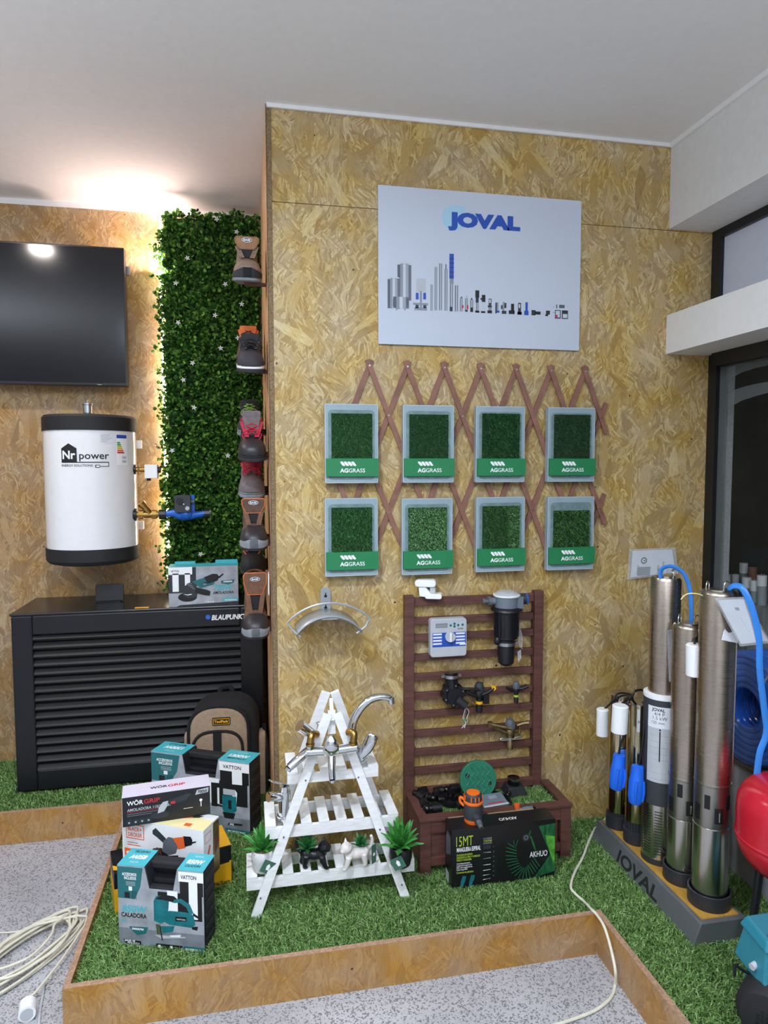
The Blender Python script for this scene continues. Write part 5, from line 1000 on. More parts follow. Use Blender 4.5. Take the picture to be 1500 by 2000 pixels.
def jigsaw(b, G, g, W_, H_):
    b.text('850W', G @ T(W_*.045, H_*.44), H_*.13, 'teal_ink', .035, shear=.2, width=W_*.3, lift=.0012, sy=.85); b.text('CALADORA', G @ T(W_*.035, H_*.375), H_*.075, 'black_ink', .03, width=W_*.3, lift=.0012); b.text('80', G @ T(W_*.035, H_*.31), H_*.05, 'teal_ink', .02, width=W_*.06, lift=.0012)
    b.rect(*g(.035, .36), *g(.3, .363), G, 'grey_ink', .0012)
    b.poly([g(.12, .26), g(.35, .27), g(.32, .19), g(.22, .16), g(.17, .2)], G, 'dark_teal_ink', .0012); b.text('3000RPM', G @ T(W_*.155, H_*.225), H_*.035, 'white_ink', .03, shear=.1, width=W_*.14, lift=.0014)
    b.poly([g(.08, .045), g(.26, .045), g(.26, .09), g(.05, .10)], G, 'black_ink', .0011); b.text('BASE 45', G @ T(W_*.07, H_*.075), H_*.03, 'white_ink', .03, width=W_*.12, lift=.0013); b.text('PENDULO 4', G @ T(W_*.1, H_*.05), H_*.028, 'white_ink', .03, width=W_*.14, lift=.0013)
    b.poly([g(.42, .02), g(.73, .02), g(.75, .085), g(.44, .085)], G, 'black_ink', .0011)
    for u in (.46, .6): b.rect(*g(u, .04), *g(u+.03, .07), G, 'white_ink', .0012); b.rect(*g(u+.05, .05), *g(u+.1, .056), G, 'grey_ink', .0012)
    P = lambda pts, m, l: b.poly([g(*q) for q in pts], G, m, l)
    P([(.42, .36), (.42, .60), (.45, .66), (.52, .68), (.60, .62), (.58, .38), (.50, .33)], 'tool_teal', .0014); P([(.44, .63), (.53, .69), (.66, .68), (.72, .63), (.68, .60), (.56, .62)], 'black_ink', .0015)
    P([(.66, .64), (.74, .66), (.84, .60), (.88, .50), (.84, .46), (.80, .56), (.72, .61), (.65, .6)], 'tool_teal', .0016); P([(.56, .46), (.60, .50), (.80, .50), (.88, .47), (.90, .36), (.86, .32), (.60, .33), (.54, .36)], 'tool_teal', .0017)
    P([(.67, .38), (.80, .39), (.80, .44), (.67, .435)], 'black_ink', .0019); b.text('VATTON', G @ T(W_*.685, H_*.40), H_*.02, 'white_ink', .02, width=W_*.1, lift=.0021)
    P([(.5, .30), (.66, .32), (.64, .25), (.52, .22)], 'tool_teal', .0015); P([(.44, .32), (.49, .32), (.51, .20), (.45, .20)], 'zinc', .0016); P([(.42, .19), (.79, .20), (.78, .185), (.5, .15)], 'light_grey', .0017); P([(.6, .2), (.73, .22), (.72, .19), (.61, .18)], 'white_ink', .0018); P([(.48, .3), (.5, .3), (.52, .13), (.505, .13)], 'dark_ink', .0018); P([(.86, .33), (.93, .34), (.92, .29), (.86, .3)], 'black_ink', .0016); P([(.88, .50), (.97, .44), (.96, .42), (.87, .47)], 'black_ink', .0016)
toolcase('black tool case with teal topped sleeve picturing a teal 850W jigsaw, front of the pile', (-.416, 2.165, 0), -.341, .281, .096, .265, '850W', 'CALADORA', jigsaw)
def hammer(b, G, g, W_, H_):
    P = lambda pts, m, l: b.poly([g(*q) for q in pts], G, m, l)
    P([(.62, .68), (.96, .70), (.96, .63), (.90, .62), (.62, .62)], 'black_ink', .0015); P([(.62, .68), (.68, .68), (.68, .36), (.62, .36)], 'black_ink', .0016); P([(.84, .66), (.96, .66), (.93, .40), (.87, .42), (.88, .58)], 'black_ink', .0016)
    P([(.74, .62), (.86, .62), (.86, .54), (.74, .54)], 'light_grey', .0017); P([(.73, .53), (.87, .53), (.87, .34), (.82, .28), (.75, .28), (.73, .34)], 'tool_teal', .0018); P([(.73, .3), (.86, .3), (.84, .22), (.75, .22)], 'black_ink', .0019); P([(.79, .35), (.82, .35), (.82, .47), (.79, .47)], 'black_ink', .002); P([(.68, .4), (.74, .38), (.74, .36), (.68, .37)], 'black_ink', .0016)
    b.poly([g(.78, .13), g(.92, .145), g(.93, .17), g(.79, .16)], G, 'black_ink', .0015); b.text('60J', G @ T(W_*.8, H_*.138), H_*.03, 'white_ink', .03, width=W_*.04, lift=.0017)
toolcase('wide black tool case with teal topped sleeve picturing a 1300W demolition hammer, at the back', (-.415, 2.928, 0), -.476, .4535, .108, .308, '1300W', 'MARTILLO', hammer)
# yellow and black case
mat('case_yellow', '#e3a81a', .4, 0, .03)
t = thing('tool_box', 'yellow and black carton at the bottom of the pile behind the jigsaw case', 'box', (-.456, 2.317, 0), .26); W_, D_, H_ = .392, .15, .149
b = B(); b.box(0, 0, 0, W_, D_, H_*.62, 'case_yellow'); b.box(0, 0, H_*.6202, W_, D_, H_, 'black_plastic'); b.obj('carton', t, bev=.002)
b = B(); Gt = FR((0, 0, H_+.0004), (1, 0, 0), (0, 1, 0)); b.rect(W_*.1, 0, W_, D_, Gt, 'case_yellow'); b.poly([(0, .02), (.04, 0), (.06, 0), (0, .05)], Gt, 'case_yellow', .0001); b.poly([(0, .09), (.06, .0), (.08, 0), (0, .13)], Gt, 'black_ink', .0002)
G = FR((0, -.0008, 0)); b.text('FALT.com', G @ T(W_*.84, .012), .018, 'black_ink', .03, width=.055); b.poly([(W_*.86, .085), (W_*.98, .088), (W_*.98, .096), (W_*.86, .092)], G, 'black_ink'); b.obj('printed_marks', t)
# white grinder box
t = thing('grinder_box', 'white carton with an orange and black angle grinder on it, second in the pile', 'box', (-.429, 2.333, .1495), -.475); W_, D_, H_ = .306, .10, .18
mat('carton_white', '#e6e4e6', .35, 0, .01); b = B(); b.box(0, 0, 0, W_, D_, H_, 'carton_white'); b.obj('carton', t, bev=.001)
G = FR((0, -.0004, 0)); Gt = FR((0, 0, H_+.0004), (1, 0, 0), (0, 1, 0)); Gs = FR((W_+.0004, 0, 0), (0, 1, 0)); b = B()
b.poly([(.1, 0), (W_, 0), (W_, .06), (.15, .1), (.09, .03)], Gt, 'cream_ink', .0001); b.rect(.225, .012, .25, .03, Gt, 'orange_ink', .0003); b.poly([(.1, .04), (.2, .075), (.26, .085), (.25, .07), (.19, .05), (.14, .03)], Gt, 'dark_ink', .0003); b.poly([(.17, .055), (.22, .075), (.23, .065), (.19, .048)], Gt, 'orange_ink', .0005)
b.rect(.016, .115, .085, .165, G, 'orange_ink', .0001); b.rect(.019, .118, .082, .162, G, 'carton_white', .0002); b.text('BLACK+', G @ T(.023, .143), .018, 'orange_ink', .03, width=.053, lift=.0003); b.text('DECKER', G @ T(.023, .123), .018, 'orange_ink', .03, width=.055, lift=.0003)
b.rect(.02, .1, .06, .103, G, 'grey_ink', .0002); b.rect(.02, .092, .07, .095, G, 'orange_ink', .0002); b.rect(.008, .02, .092, .08, G, 'orange_ink', .0001)
for i in range(3): b.poly(rrect(.016+i*.025, .045, .036+i*.025, .07, .004), G, 'carton_white', .0003)
b.poly([(.1, .02), (.17, .02), (.18, .075), (.15, .10), (.12, .095), (.1, .07)], G, 'bronze', .0001); b.poly([(.12, .09), (.135, .1), (.15, .085), (.14, .06), (.12, .06)], G, 'brown_stain', .0002)
Gk = G; G = G @ T(-.012, .030)
b.poly([(.13, .125), (.142, .135), (.155, .125), (.18, .105), (.17, .088), (.145, .105), (.13, .113)], G, 'dark_ink', .0005); b.poly([(.165, .06), (.17, .095), (.19, .112), (.215, .11), (.225, .085), (.215, .06), (.19, .05)], G, 'grey_plastic', .0006); b.poly([(.16, .06), (.19, .048), (.225, .055), (.222, .035), (.19, .02), (.165, .035)], G, 'black_ink', .0005)
b.poly([(.205, .11), (.25, .122), (.252, .085), (.225, .075), (.22, .09)], G, 'orange_ink', .0007); b.poly([(.245, .123), (.272, .125), (.278, .115), (.276, .098), (.25, .088)], G, 'black_ink', .0008); b.poly([(.276, .108), (.292, .113), (.292, .109), (.276, .102)], G, 'black_ink', .0008)
G = Gk
b.rect(.004, .05, .05, .165, Gs, 'paper', .0001); b.rect(.008, .13, .046, .16, Gs, 'orange_ink', .0003); b.rect(.01, .132, .044, .158, Gs, 'carton_white', .0004); b.poly([(.01, .07), (.035, .115), (.044, .11), (.02, .06)], Gs, 'orange_ink', .0003); b.poly([(.055, 0), (.098, 0), (.098, .175), (.06, .175)], Gs, 'bronze', .0001); b.poly([(.07, .06), (.095, .1), (.09, .15), (.07, .13)], Gs, 'brown_stain', .0003); b.obj('printed_faces', t)
# black and white grinder box on top
t = thing('grinder_box', 'slim black carton with white lid and red lettering, tilted on top of the pile', 'box', (-.414, 2.265, .3305), .123); W_, D_, H_ = .276, .088, .098
b = B(); b.box(0, 0, 0, W_, D_, H_, 'carton_black'); b.obj('carton', t, bev=.001)
mat('carton_lilac', '#d6cede', .35, 0, .01); b = B(); b.box(-.0012, -.0006, H_+.0002, W_+.0012, D_, H_+.0016, 'carton_lilac'); b.box(-.0012, 0, .0, -.0002, D_, H_, 'carton_lilac'); Gt = FR((0, 0, H_+.0018), (1, 0, 0), (0, 1, 0))
b.text('WÖR', Gt @ T(.085, .034), .022, 'black_ink', .03, width=.056, lift=.0001); b.text('GRIP', Gt @ T(.142, .034), .022, 'red_ink', .03, width=.056, lift=.0001); b.obj('white_lid', t, label='white carton lid')
G = FR((0, -.0004, 0)); b = B(); b.text('WÖR', G @ T(.014, .07), .02, 'white_ink', .02, width=.05, lift=.0001); b.text('GRIP', G @ T(.066, .07), .02, 'red_ink', .02, width=.05, lift=.0001)
b.text('AMOLADORA 115/125MM', G @ T(.014, .05), .013, 'light_grey', .02, shear=.1, width=.135, lift=.0001); b.rect(.014, .046, .13, .0472, G, 'red_ink', .0001); b.rect(.014, .04, .11, .0412, G, 'grey_ink', .0001); b.rect(.014, .034, .09, .0352, G, 'grey_ink', .0001)
b.poly([(.228, .074), (.27, .078), (.272, .094), (.234, .09)], G, 'light_grey', .0001); b.text('700W', G @ T(.236, .078), .014, 'black_ink', .03, shear=.15, width=.032, lift=.0003)
for i in range(4): b.poly(rrect(.012+i*.02, .006, .027+i*.02, .022, .002), G, 'dark_ink', .0001); b.rect(.017+i*.02, .01, .022+i*.02, .015, G, 'light_grey', .0003)
b.poly(circ(.115, .024, .03, 20, .012), G, 'dark_ink', .0001); b.poly([(.108, .03), (.112, .05), (.125, .066), (.142, .068), (.138, .05), (.128, .034)], G, 'light_grey', .0003); b.poly([(.14, .068), (.2, .084), (.215, .08), (.2, .062), (.145, .052)], G, 'dark_ink', .0002); b.rect(.15, .055, .164, .064, G, 'red_ink', .0004)
b.rect(.19, .032, .22, .0335, G, 'white_ink', .0002); b.rect(.245, .032, .2475, .05, G, 'white_ink', .0002); b.poly(circ(.246, .054, .005, 8), G, 'white_ink', .0002); b.obj('printed_face', t)
# ---- backpack
t = thing('backpack', 'tan and black tool backpack standing between the heat pump and the tool cases', 'backpack', (-.115, 3.115, 0), -.06)
def arch(w, z0, z1, p=1.0, n=14): return [(-w, z0), (w, z0)]+[(w*math.copysign(abs(math.cos(a))**p, math.cos(a)), z1-w*.9+w*.9*abs(math.sin(a))**p) for a in [PI*i/n for i in range(n+1)]]
b = B(); b.prism(arch(.150, .0, .465, .8), FR((0, .085, 0)), .165, 'fabric_black'); b.obj('main_compartment', t, bev=.035).modifiers['bevel'].segments = 4
b = B(); b.prism(arch(.128, .03, .442, .8), FR((-.022, -.06, 0)), .032, 'fabric_tan'); b.obj('front_panel', t, bev=.012).modifiers['bevel'].segments = 3
b = B(); b.prism(arch(.106, .03, .335, .7), FR((-.025, -.085, 0)), .024, 'fabric_tan'); b.obj('front_pocket', t, bev=.01).modifiers['bevel'].segments = 3
b = B(); A_ = arch(.108, .05, .34, .7); b.tube([(x-.025, -.108, z) for x, z in A_[1:]]+[(-.133, -.108, .05)], .0065, 'fabric_black', 8); A_ = arch(.130, .05, .446, .8); b.tube([(x-.022, -.09, z) for x, z in A_[1:]]+[(-.152, -.09, .05)], .007, 'fabric_black', 8); b.box(-.044, -.1135, .03, -.008, -.1095, .335, 'fabric_black'); b.obj('black_piping', t, label='black piping and centre strap')
b = B(); b.rbox(-.048, -.0965, .362, .03, -.0925, .396, .004, 'black_ink', axis='y'); b.box(-.044, -.0972, .366, .026, -.0966, .392, 'yellow_ink'); b.box(-.042, -.0976, .368, .024, -.0973, .39, 'black_ink'); b.text('ToolPack', FR((0, -.0979, 0)) @ T(-.009, .374), .016, 'yellow_ink', .03, align='C', width=.06); b.obj('name_patch', t)
for s in (-1, 1):
    b = B(); b.prism(arch(.045, .0, .31 if s < 0 else .30, .8), FR((s*.146, .0, 0), (0, s*1.0, 0)), .034, 'fabric_tan'); b.obj('side_pocket', t, bev=.014)
    b = B(); b.tube([(s*.178, -.03, .02), (s*.185, -.03, .2), (s*.17, .01, .315), (s*.178, .05, .2), (s*.178, .06, .02)], .008, 'fabric_black', 8, 4); b.obj('pocket_edge', t)
b = B(); b.tube([(-.03, .05, .45), (-.02, .05, .485), (.02, .05, .485), (.03, .05, .45)], .007, 'fabric_black', 8, 4, flat=1.6); b.obj('top_handle', t)
# ---- shoes on little shelves
for nm, c in (('sh_taupe', '#84705f'), ('sh_brown', '#6e4d38'), ('sh_black', '#1d1c20'), ('sh_char', '#343138'), ('sh_grey', '#6d6365'), ('sh_tan', '#94704f'), ('sole_grey', '#7d8186'), ('sole_dark', '#26272b'), ('lace_red', '#b32039'), ('trim_orange', '#d9713a'), ('lace_green', '#7fae4c'), ('lace_dark', '#2c2628'), ('sh_umber', '#5a4438')): mat(nm, c, .75, 0, .08, 70, .2, 500)
mat('toe_leather', '#2a272b', .42, 0, .08, 70, .2, 400)
def shoe(lab, cx, y, z, up, sole, toe=None, lace=None, tongue=None, th=0, ank=.11, badge=None, foxing=None, L_=.285, W_=.054, lining='sh_black', side=None, rz=0, mid=None):
    TL = .2; t = thing('work_shoe', lab, 'work shoe', (cx, y, z), 0, 'work shoes on the side wall', rot=(TL, 0, 0))
    ys = [0, .004, .012, .026, .046, .072, .11, .15, .19, .23, .265, .285]; hw = [.28, .48, .68, .86, .97, 1.0, .93, .84, .80, .79, .68, .4]
    ys = [v*L_/.285 for v in ys]
    out = [(-W_*a, v) for a, v in zip(hw, ys)][::-1]+[(W_*a, v) for a, v in zip(hw, ys)]
    b = B(); b.prism(out, FR((0, 0, 0), (1, 0, 0), (0, 1, 0)), .014, sole, smooth=True)
    b.prism([(x*.985, (v-.14)*.985+.14) for x, v in out], FR((0, 0, .0142), (1, 0, 0), (0, 1, 0)), .016, mid or sole, smooth=True)
    b.obj('sole', t, bev=.003)
    tp = [.040, .050, .059, .067, .073, .079, .092, .100, .095, .09, .08, .05]
    def sec(i, k=1.0, lo=.024): w, y_, h = W_*hw[i]*.95*k, ys[i], tp[i]*(1 if k == 1 else 1.02); return [(w*math.copysign(abs(math.cos(a))**.75, math.cos(a)), y_-(0 if k == 1 else .0015), lo+(h-lo)*math.sin(a)**.85) for a in [PI*j/16 for j in range(17)]]
    b = B(); b.loft([sec(i) for i in range(12)], up, True, (True, True))
    n = 20; secs = []
    for q in range(6):
        f = q/5; zz = .055+(ank-.055)*f; cy = L_*.68-.0*f; ry = L_*(.275-.055*f); rx = W_*(.82-.14*f); secs.append([(rx*math.cos(2*PI*j/n), cy+ry*math.sin(2*PI*j/n), zz+.012*f*(-math.sin(2*PI*j/n)*.2)) for j in range(n)])
    b.loft(secs, up, True, (True, False)); cy = L_*.68; b.add([(W_*.66*math.cos(2*PI*j/n), cy+L_*.21*math.sin(2*PI*j/n), ank-.008) for j in range(n)], [tuple(range(n))], lining)
    b.obj('upper', t, angle=60)
    b = B(); b.tube([(W_*.68*math.cos(2*PI*j/n), cy+L_*.22*math.sin(2*PI*j/n), ank) for j in range(n)], .006, side or up, 8, closed=True); b.obj('collar', t)
    b = B(); b.loft([sec(i, 1.03, .026) for i in range(0, 6 if toe == 'toe_leather' else 5)], toe or up, True, (True, True)); b.obj('toe_cap', t, angle=75)
    if foxing:
        b = B(); fo = [(x*1.035, v-.003) for x, v in out if v < .06]; n_ = len(fo)
        b.loft([[(x, v, .012) for x, v in fo], [(x, v-.001, .030+.016*(1-abs(x)/W_)) for x, v in fo], [(x*.93, v+.004, .034+.018*(1-abs(x)/W_)) for x, v in fo]], foxing, True, (False, False), False)
        b.loft([[(x*.93, v+.004, .034+.018*(1-abs(x)/W_)) for x, v in fo], [(x, v-.001, .030+.016*(1-abs(x)/W_)) for x, v in fo], [(x, v, .012) for x, v in fo]], foxing, True, (False, False), False); b.obj('toe_bumper', t, angle=75)
    ty0, tz0 = L_*.36, .085; tz1 = ank+th; ty1 = L_*.40; e0, e1 = (L_*.30, .088), (L_*.40, ank+.002)
    if tongue:
        b = B(); hgt = math.hypot(tz1-tz0, ty1-ty0); F = FR((0, ty0-.004, tz0), (1, 0, 0), (0, (ty1-ty0), tz1-tz0)); z0 = .42 if badge else 0
        wt = W_*.82 if badge else .036
        if badge: b.prism([(-.022, 0), (.022, 0), (.034, hgt*.6), (-.034, hgt*.6)], F, .009, 'sh_black', smooth=True); b.obj('gusset', t, bev=.002); b = B()
        o = [(-wt*(.62 if badge else .6), hgt*z0), (wt*(.62 if badge else .6), hgt*z0), (wt*.95, hgt*.72), (wt, hgt*.93), (wt*.85, hgt), (-wt*.85, hgt), (-wt, hgt*.93), (-wt*.95, hgt*.72)]
        b.prism(o, F @ T(0, 0, .002 if badge else 0), .012, tongue, smooth=True); b.obj('tongue', t, bev=.003)
        if badge:
            b = B(); b.tube([F @ Vector((x, y_, .012)) for x, y_ in o[3:]+o[:4]], .0022, badge, 6); hb = .84
            b.prism(circ(0, hgt*hb, .019, 18, .0085), F @ T(0, 0, .0145), .001, 'white_ink'); b.prism(circ(0, hgt*hb, .0172, 18, .007), F @ T(0, 0, .0157), .0005, 'navy'); b.text('BASE', F @ T(0, hgt*hb-.0035, .0164), .010, 'white_ink', .03, width=.025, align='C'); b.obj('tongue_badge', t)
    b = B()
    for s in (-1, 1):     # eyelet facings
        b.loft([[(s*(.02+.016*f)+dx, e0[0]+(e1[0]-e0[0])*f-.010+dy, e0[1]+(e1[1]-e0[1])*f+.001) for dx, dy in ((-.009, 0), (.009, 0), (.009, .012), (-.009, .012))] for f in (-.1, .33, .66, 1)], side or up, False)
        for k in range(4): f = k/3; b.cyl((s*(.02+.016*f), e0[0]+(e1[0]-e0[0])*f-.012, e0[1]+(e1[1]-e0[1])*f), (s*(.02+.016*f), e0[0]+(e1[0]-e0[0])*f-.009, e0[1]+(e1[1]-e0[1])*f), .0022, 'grey_plastic', n=6)
    b.obj('eyelet_facing', t)
    if lace:
        b = B(); nl = 4
        for k in range(nl):
            f = k/(nl-1)*.9; yy, zz = e0[0]+(e1[0]-e0[0])*f-.010, e0[1]+(e1[1]-e0[1])*f+.006; w_ = .017+.012*f; f2 = min(1, f+.28); y2, z2 = e0[0]+(e1[0]-e0[0])*f2-.010, e0[1]+(e1[1]-e0[1])*f2+.006
            b.tube([(-w_, yy, zz), (0, (yy+y2)/2-.004, (zz+z2)/2+.002), (w_, y2, z2)], .0022, lace, 6, 3); b.tube([(w_, yy, zz), (0, (yy+y2)/2-.004, (zz+z2)/2+.002), (-w_, y2, z2)], .0022, lace, 6, 3)
        for s in (-1, 1): b.tube([(0, e0[0]-.012, e0[1]+.02), (s*.02, e0[0]-.022, e0[1]+.022), (s*.036, e0[0]-.016, e0[1]+.004), (s*.026, e0[0]-.022, e0[1]-.012)], .0022, lace, 6, 4)
        b.obj('laces', t)
    # the shelf under it
    s_ = B(); s_.box(-.012, .09, -.0085, .0825-cx, L_-.06, -.0006, 'brown_stain'); s_ = s_.obj('shoe_shelf', None, 'small brown shelf on the side wall under the '+lab.split(' with')[0].split(' at ')[0][:70], 'shelf', 'small shoe shelves on the side wall'); s_.location = (cx, y, z); s_.rotation_euler = (TL, 0, 0)
NY, FYY = 2.615, 2.965
def zc(py, Y): return PY(500, py, Y).z
shoe('taupe suede work shoe with upright tan tongue', .010, NY, zc(549, NY), 'sh_taupe', 'sole_grey', 'sh_taupe', None, 'sh_tan', .035, .125, 'sh_tan', 'sole_dark', mid='sole_grey')
shoe('black sneaker with white sole edge', .018, NY, zc(729, NY), 'sh_char', 'sole_dark', 'sh_char', 'sh_black', 'sh_black', .02, .12, None, None, mid='white_ink', side='sh_black')
shoe('brown shoe with orange collar lining', .012, FYY, zc(712, FYY), 'sh_umber', 'sole_dark', 'sh_umber', 'lace_dark', 'trim_orange', .02, .135, None, None, side='trim_orange')
shoe('black shoe with red laces', .018, NY, zc(903, NY), 'sh_black', 'sole_dark', 'toe_leather', 'lace_red', 'sh_grey', .045, .135, None, None, side='lace_red')
shoe('black shoe with green laces', .012, FYY, zc(853, FYY), 'sh_black', 'sole_grey', 'sh_char', 'lace_green', 'sh_black', .015, .125, None, None)
shoe('grey low shoe with red laces and lining', .016, FYY-.2, zc(974, FYY-.2), 'sh_grey', 'sole_grey', 'sh_grey', 'lace_red', None, 0, .12, None, None, lining='lace_red', side='lace_red')
shoe('brown leather boot with oval badge on the tongue', .020, NY, zc(1077, NY), 'sh_umber', 'sole_dark', 'toe_leather', None, 'sh_umber', .03, .15, 'trim_orange', 'sole_grey', side='sh_brown')
shoe('black shoe with orange piping', .014, FYY, zc(1124, FYY), 'sh_black', 'sole_dark', 'sh_black', 'trim_orange', 'sh_black', .01, .11, None, None, side='trim_orange')
shoe('tall brown boot with oval badge, lowest of all', .022, NY, zc(1250, NY), 'sh_brown', 'sole_dark', 'toe_leather', None, 'sh_brown', .045, .19, 'trim_orange', 'sole_grey', side='sh_brown')
b = B(); b.rbox(.071, 2.62, 1.005, .0745, 2.68, 1.09, .008, 'white_plastic', axis='x'); b.obj('price_tag', None, 'small white rounded tag on the side wall edge beside the lowest boot', 'tag')
# ============================================================ pumps at the right
mat('metal_base', '#6f7175', .38, .35, .06, 8); mat('base_wood', '#b98d3c', .5, 0, .1, 20, stretch=(4, 1, 1)); mat('cup_dark', '#2d2e35', .5, 0, .04); mat('float_blue', '#1f68e0', .35, 0, .02); mat('cable_black', '#131316', .4, 0, 0); mat('cable_blue', '#2f7fd6', .3, 0, .02)
t = thing('pump_stand', 'grey folded metal stand with dark lettering holding five steel pumps', 'stand', (1.44, 2.115, 0)); O = off(t)
b = B(); y0, y1 = 1.80, 2.43
b.hexa([(1.335, y0+.0, 0), (1.565, y0+.0, 0), (1.565, y1+.012, 0), (1.335, y1+.012, 0)], [(1.360, y0-.005, .08), (1.52, y0-.005, .08), (1.52, y1, .08), (1.360, y1, .08)], 'metal_base'); b.obj('metal_channel', t, bev=.003, M=O)
b = B(); b.box(1.374, y0+.012, .0802, 1.506, y1-.012, .0835, 'base_wood'); b.obj('wood_plate', t, M=O)
b = B(); F = FR((1.3355, y1-.16, 0), (0, -1, 0), (.025, 0, .08)); mat('etched', '#2b2d2e', .6, .3, 0); b.text('JOVAL', F @ T(0, .018), .062, 'etched', .03, width=.27, lift=.001); b.obj('lettering', t, M=O)
PB = .0835
def hook(b, cx, cy, z, w=.012, h=.028, ang=0): b.tube([(cx-w*math.cos(ang), cy-w*math.sin(ang), z-.01), (cx-w*math.cos(ang), cy-w*math.sin(ang), z+h*.6), (cx, cy, z+h), (cx+w*math.cos(ang), cy+w*math.sin(ang), z+h*.6), (cx+w*math.cos(ang), cy+w*math.sin(ang), z-.01)], .002, 'steel_bright', 6, 4)
def cup(t, r, h): b = B(); b.lathe([(r*.98, 0), (r, .002), (r, h), (r-.004, h+.001), (r-.006, h-.004)], 'cup_dark', n=36, caps=(True, False)); b.obj('base_cup', t)
def bigpump(lab, x, y, r, py_ring, py_mid, py_slot, py_top):
    t = thing('submersible_pump', lab, 'pump', (x, y, PB), 0, 'steel pumps on the lettered stand'); z = lambda py: PY(x*0+700, py, y).z
    # heights measured at the pump's own column of the picture
    zf = lambda py: CAMH+(PY(pxc, py, y-r).z-CAMH)-PB
    pxc = 1395 if y < 1.95 else 1340
    zr, zm, zs, zt_ = zf(py_ring), zf(py_mid), zf(py_slot), zf(py_top)
    cup(t, r+.011, .048)
    b = B(); b.lathe([(r, .004), (r, zr-.006), (r+.002, zr-.005), (r+.002, zr), (r*.97, zr+.002)], 'steel_bright', n=40); b.obj('motor_tube', t)
    b = B(); b.lathe([(r*.99, zr+.002), (r, zr+.006), (r, zs+.002), (r+.0015, zs+.004), (r+.0015, zs+.01)], 'steel', n=40)
    for a, z0, z1, w in ((-.25, zr+.022, zr+.022+.05, .014), (-.9, zm+.01, zm+.055, .009), (.35, zm+.01, zm+.055, .010), (-1.5, zr+.022, zr+.072, .01), (1.1, zr+.022, zr+.072, .01)):
        for k in range(3): q = a+(k-1)*w*.62/r; b.box(-w*.34, -r-.0008, z0, w*.34, -r+.004, z1, 'black_ink', RZ(q))
    b.cyl((-.25*r, -r-.002, zr+.03), (-.25*r, -r-.002, zr+.06), .003, 'steel_bright', n=8)
    b.obj('coupling_section', t)
    b = B(); b.lathe([(r, zs+.01), (r, zt_-.012), (r-.003, zt_-.004), (r-.008, zt_)], 'steel_warm', n=40, caps=(False, True)); b.lathe([(r*.62, zt_), (r*.62, zt_+.004), (r*.3, zt_+.005)], 'steel_bright'); b.obj('pump_tube', t)
    b = B(); b.box(-.006, -r-.0025, zs, .006, -r+.001, zt_-.03, 'steel_warm', RZ(1.1)); b.obj('cable_guard', t)
    b = B(); hook(b, -.5*r, .3*r, zt_, ang=.6); b.obj('hook', t); b = B(); hook(b, .45*r, -.1*r, zt_, ang=.2); b.obj('hook', t)
    return t, zt_
P5X, P5Y = 1.452, 1.884
P4X, P4Y = 1.447, 2.016
p5, z5 = bigpump('tallest stainless steel pump at the near end of the stand', P5X, P5Y, .0545, 1625, 1592, 1545, 1160)
p4, z4 = bigpump('stainless steel pump second from the near end of the stand', P4X, P4Y, .0525, 1608, 1568, 1533, 1226)
x, y = 1.440, 2.142; t = thing('submersible_pump', 'steel and dark grey pump with label in the middle of the stand', 'pump', (x, y, PB), 0, 'steel pumps on the lettered stand'); cup(t, .062, .042)
zf = lambda py, c=1290: PY(c, py, y-.06).z-PB
b = B(); b.lathe([(.0615, zf(1685)), (.063, zf(1680)), (.063, zf(1578))], 'steel_bright', n=40)
for k in range(16):
    z = zf(1672)+k*(zf(1590)-zf(1672))/15
    for a in [-1.9+i*.62 for i in range(7)]: b.box(-.013, -.0637, z-.0013, .013, -.0615, z+.0013, 'black_ink', RZ(a))
b.obj('strainer', t)
b = B(); b.lathe([(.0645, zf(1578)), (.0645, zf(1372))], 'dark_grey', n=44); b.obj('jacket', t, label='dark grey jacket')
b = B(); b.lathe([(.0645, zf(1372)), (.066, zf(1371)), (.066, zf(1364)), (.052, zf(1362))], 'white_plastic', n=40); b.obj('white_ring', t)
b = B(); zl0, zl1 = zf(1532), zf(1384)
G = FR((0, -.0652, 0)); b.rect(-.09, zl0, -.01, zl1, G, 'light_grey', .0001); b.rect(-.09, zl0+(zl1-zl0)*.72, -.01, zl1, G, 'paper', .0003); hh = zl1-zl0
b.text('JOVAL', G @ T(-.075, zl0+hh*.94), .016, 'black_ink', .03, width=.045, lift=.0005); b.text('4/4 P', G @ T(-.066, zl0+hh*.885), .017, 'dark_ink', lift=.0005); b.text('1.5 kW', G @ T(-.07, zl0+hh*.83), .017, 'dark_ink', lift=.0005); b.text('125 mm', G @ T(-.074, zl0+hh*.775), .014, 'dark_ink', lift=.0005)
b.rect(-.047, zl0+hh*.28, -.043, zl0+hh*.68, G, 'black_ink', .0005); b.poly(circ(-.045, zl0+hh*.7, .0035, 8), G, 'black_ink', .0005)
for k in range(5): b.rect(-.08, zl0+hh*(.3+.08*k), -.018, zl0+hh*(.3+.08*k)+.0008, G, 'grey_ink', .0004)
b.rect(-.075, zl0+.012, -.02, zl0+.0128, G, 'grey_ink', .0004); b.rect(-.075, zl0+.034, -.02, zl0+.0348, G, 'grey_ink', .0004)
slice_wrap(b, .0652).obj('printed_label', t, label='printed white label')
zt3 = PY(1303, 1132, y-.05).z-PB
b = B(); b.lathe([(.051, zf(1362)), (.051, zt3-.01), (.046, zt3)], 'steel_warm', n=40); b.lathe([(.03, zt3), (.03, zt3+.006), (.02, zt3+.007)], 'steel_bright'); b.obj('pump_tube', t)
b = B(); hook(b, .012, -.02, zt3, .01, .03, 1.2); b.obj('hook', t); b = B(); hook(b, .024, -.01, zt3, .01, .03, 1.2); b.obj('hook', t)
p3 = t
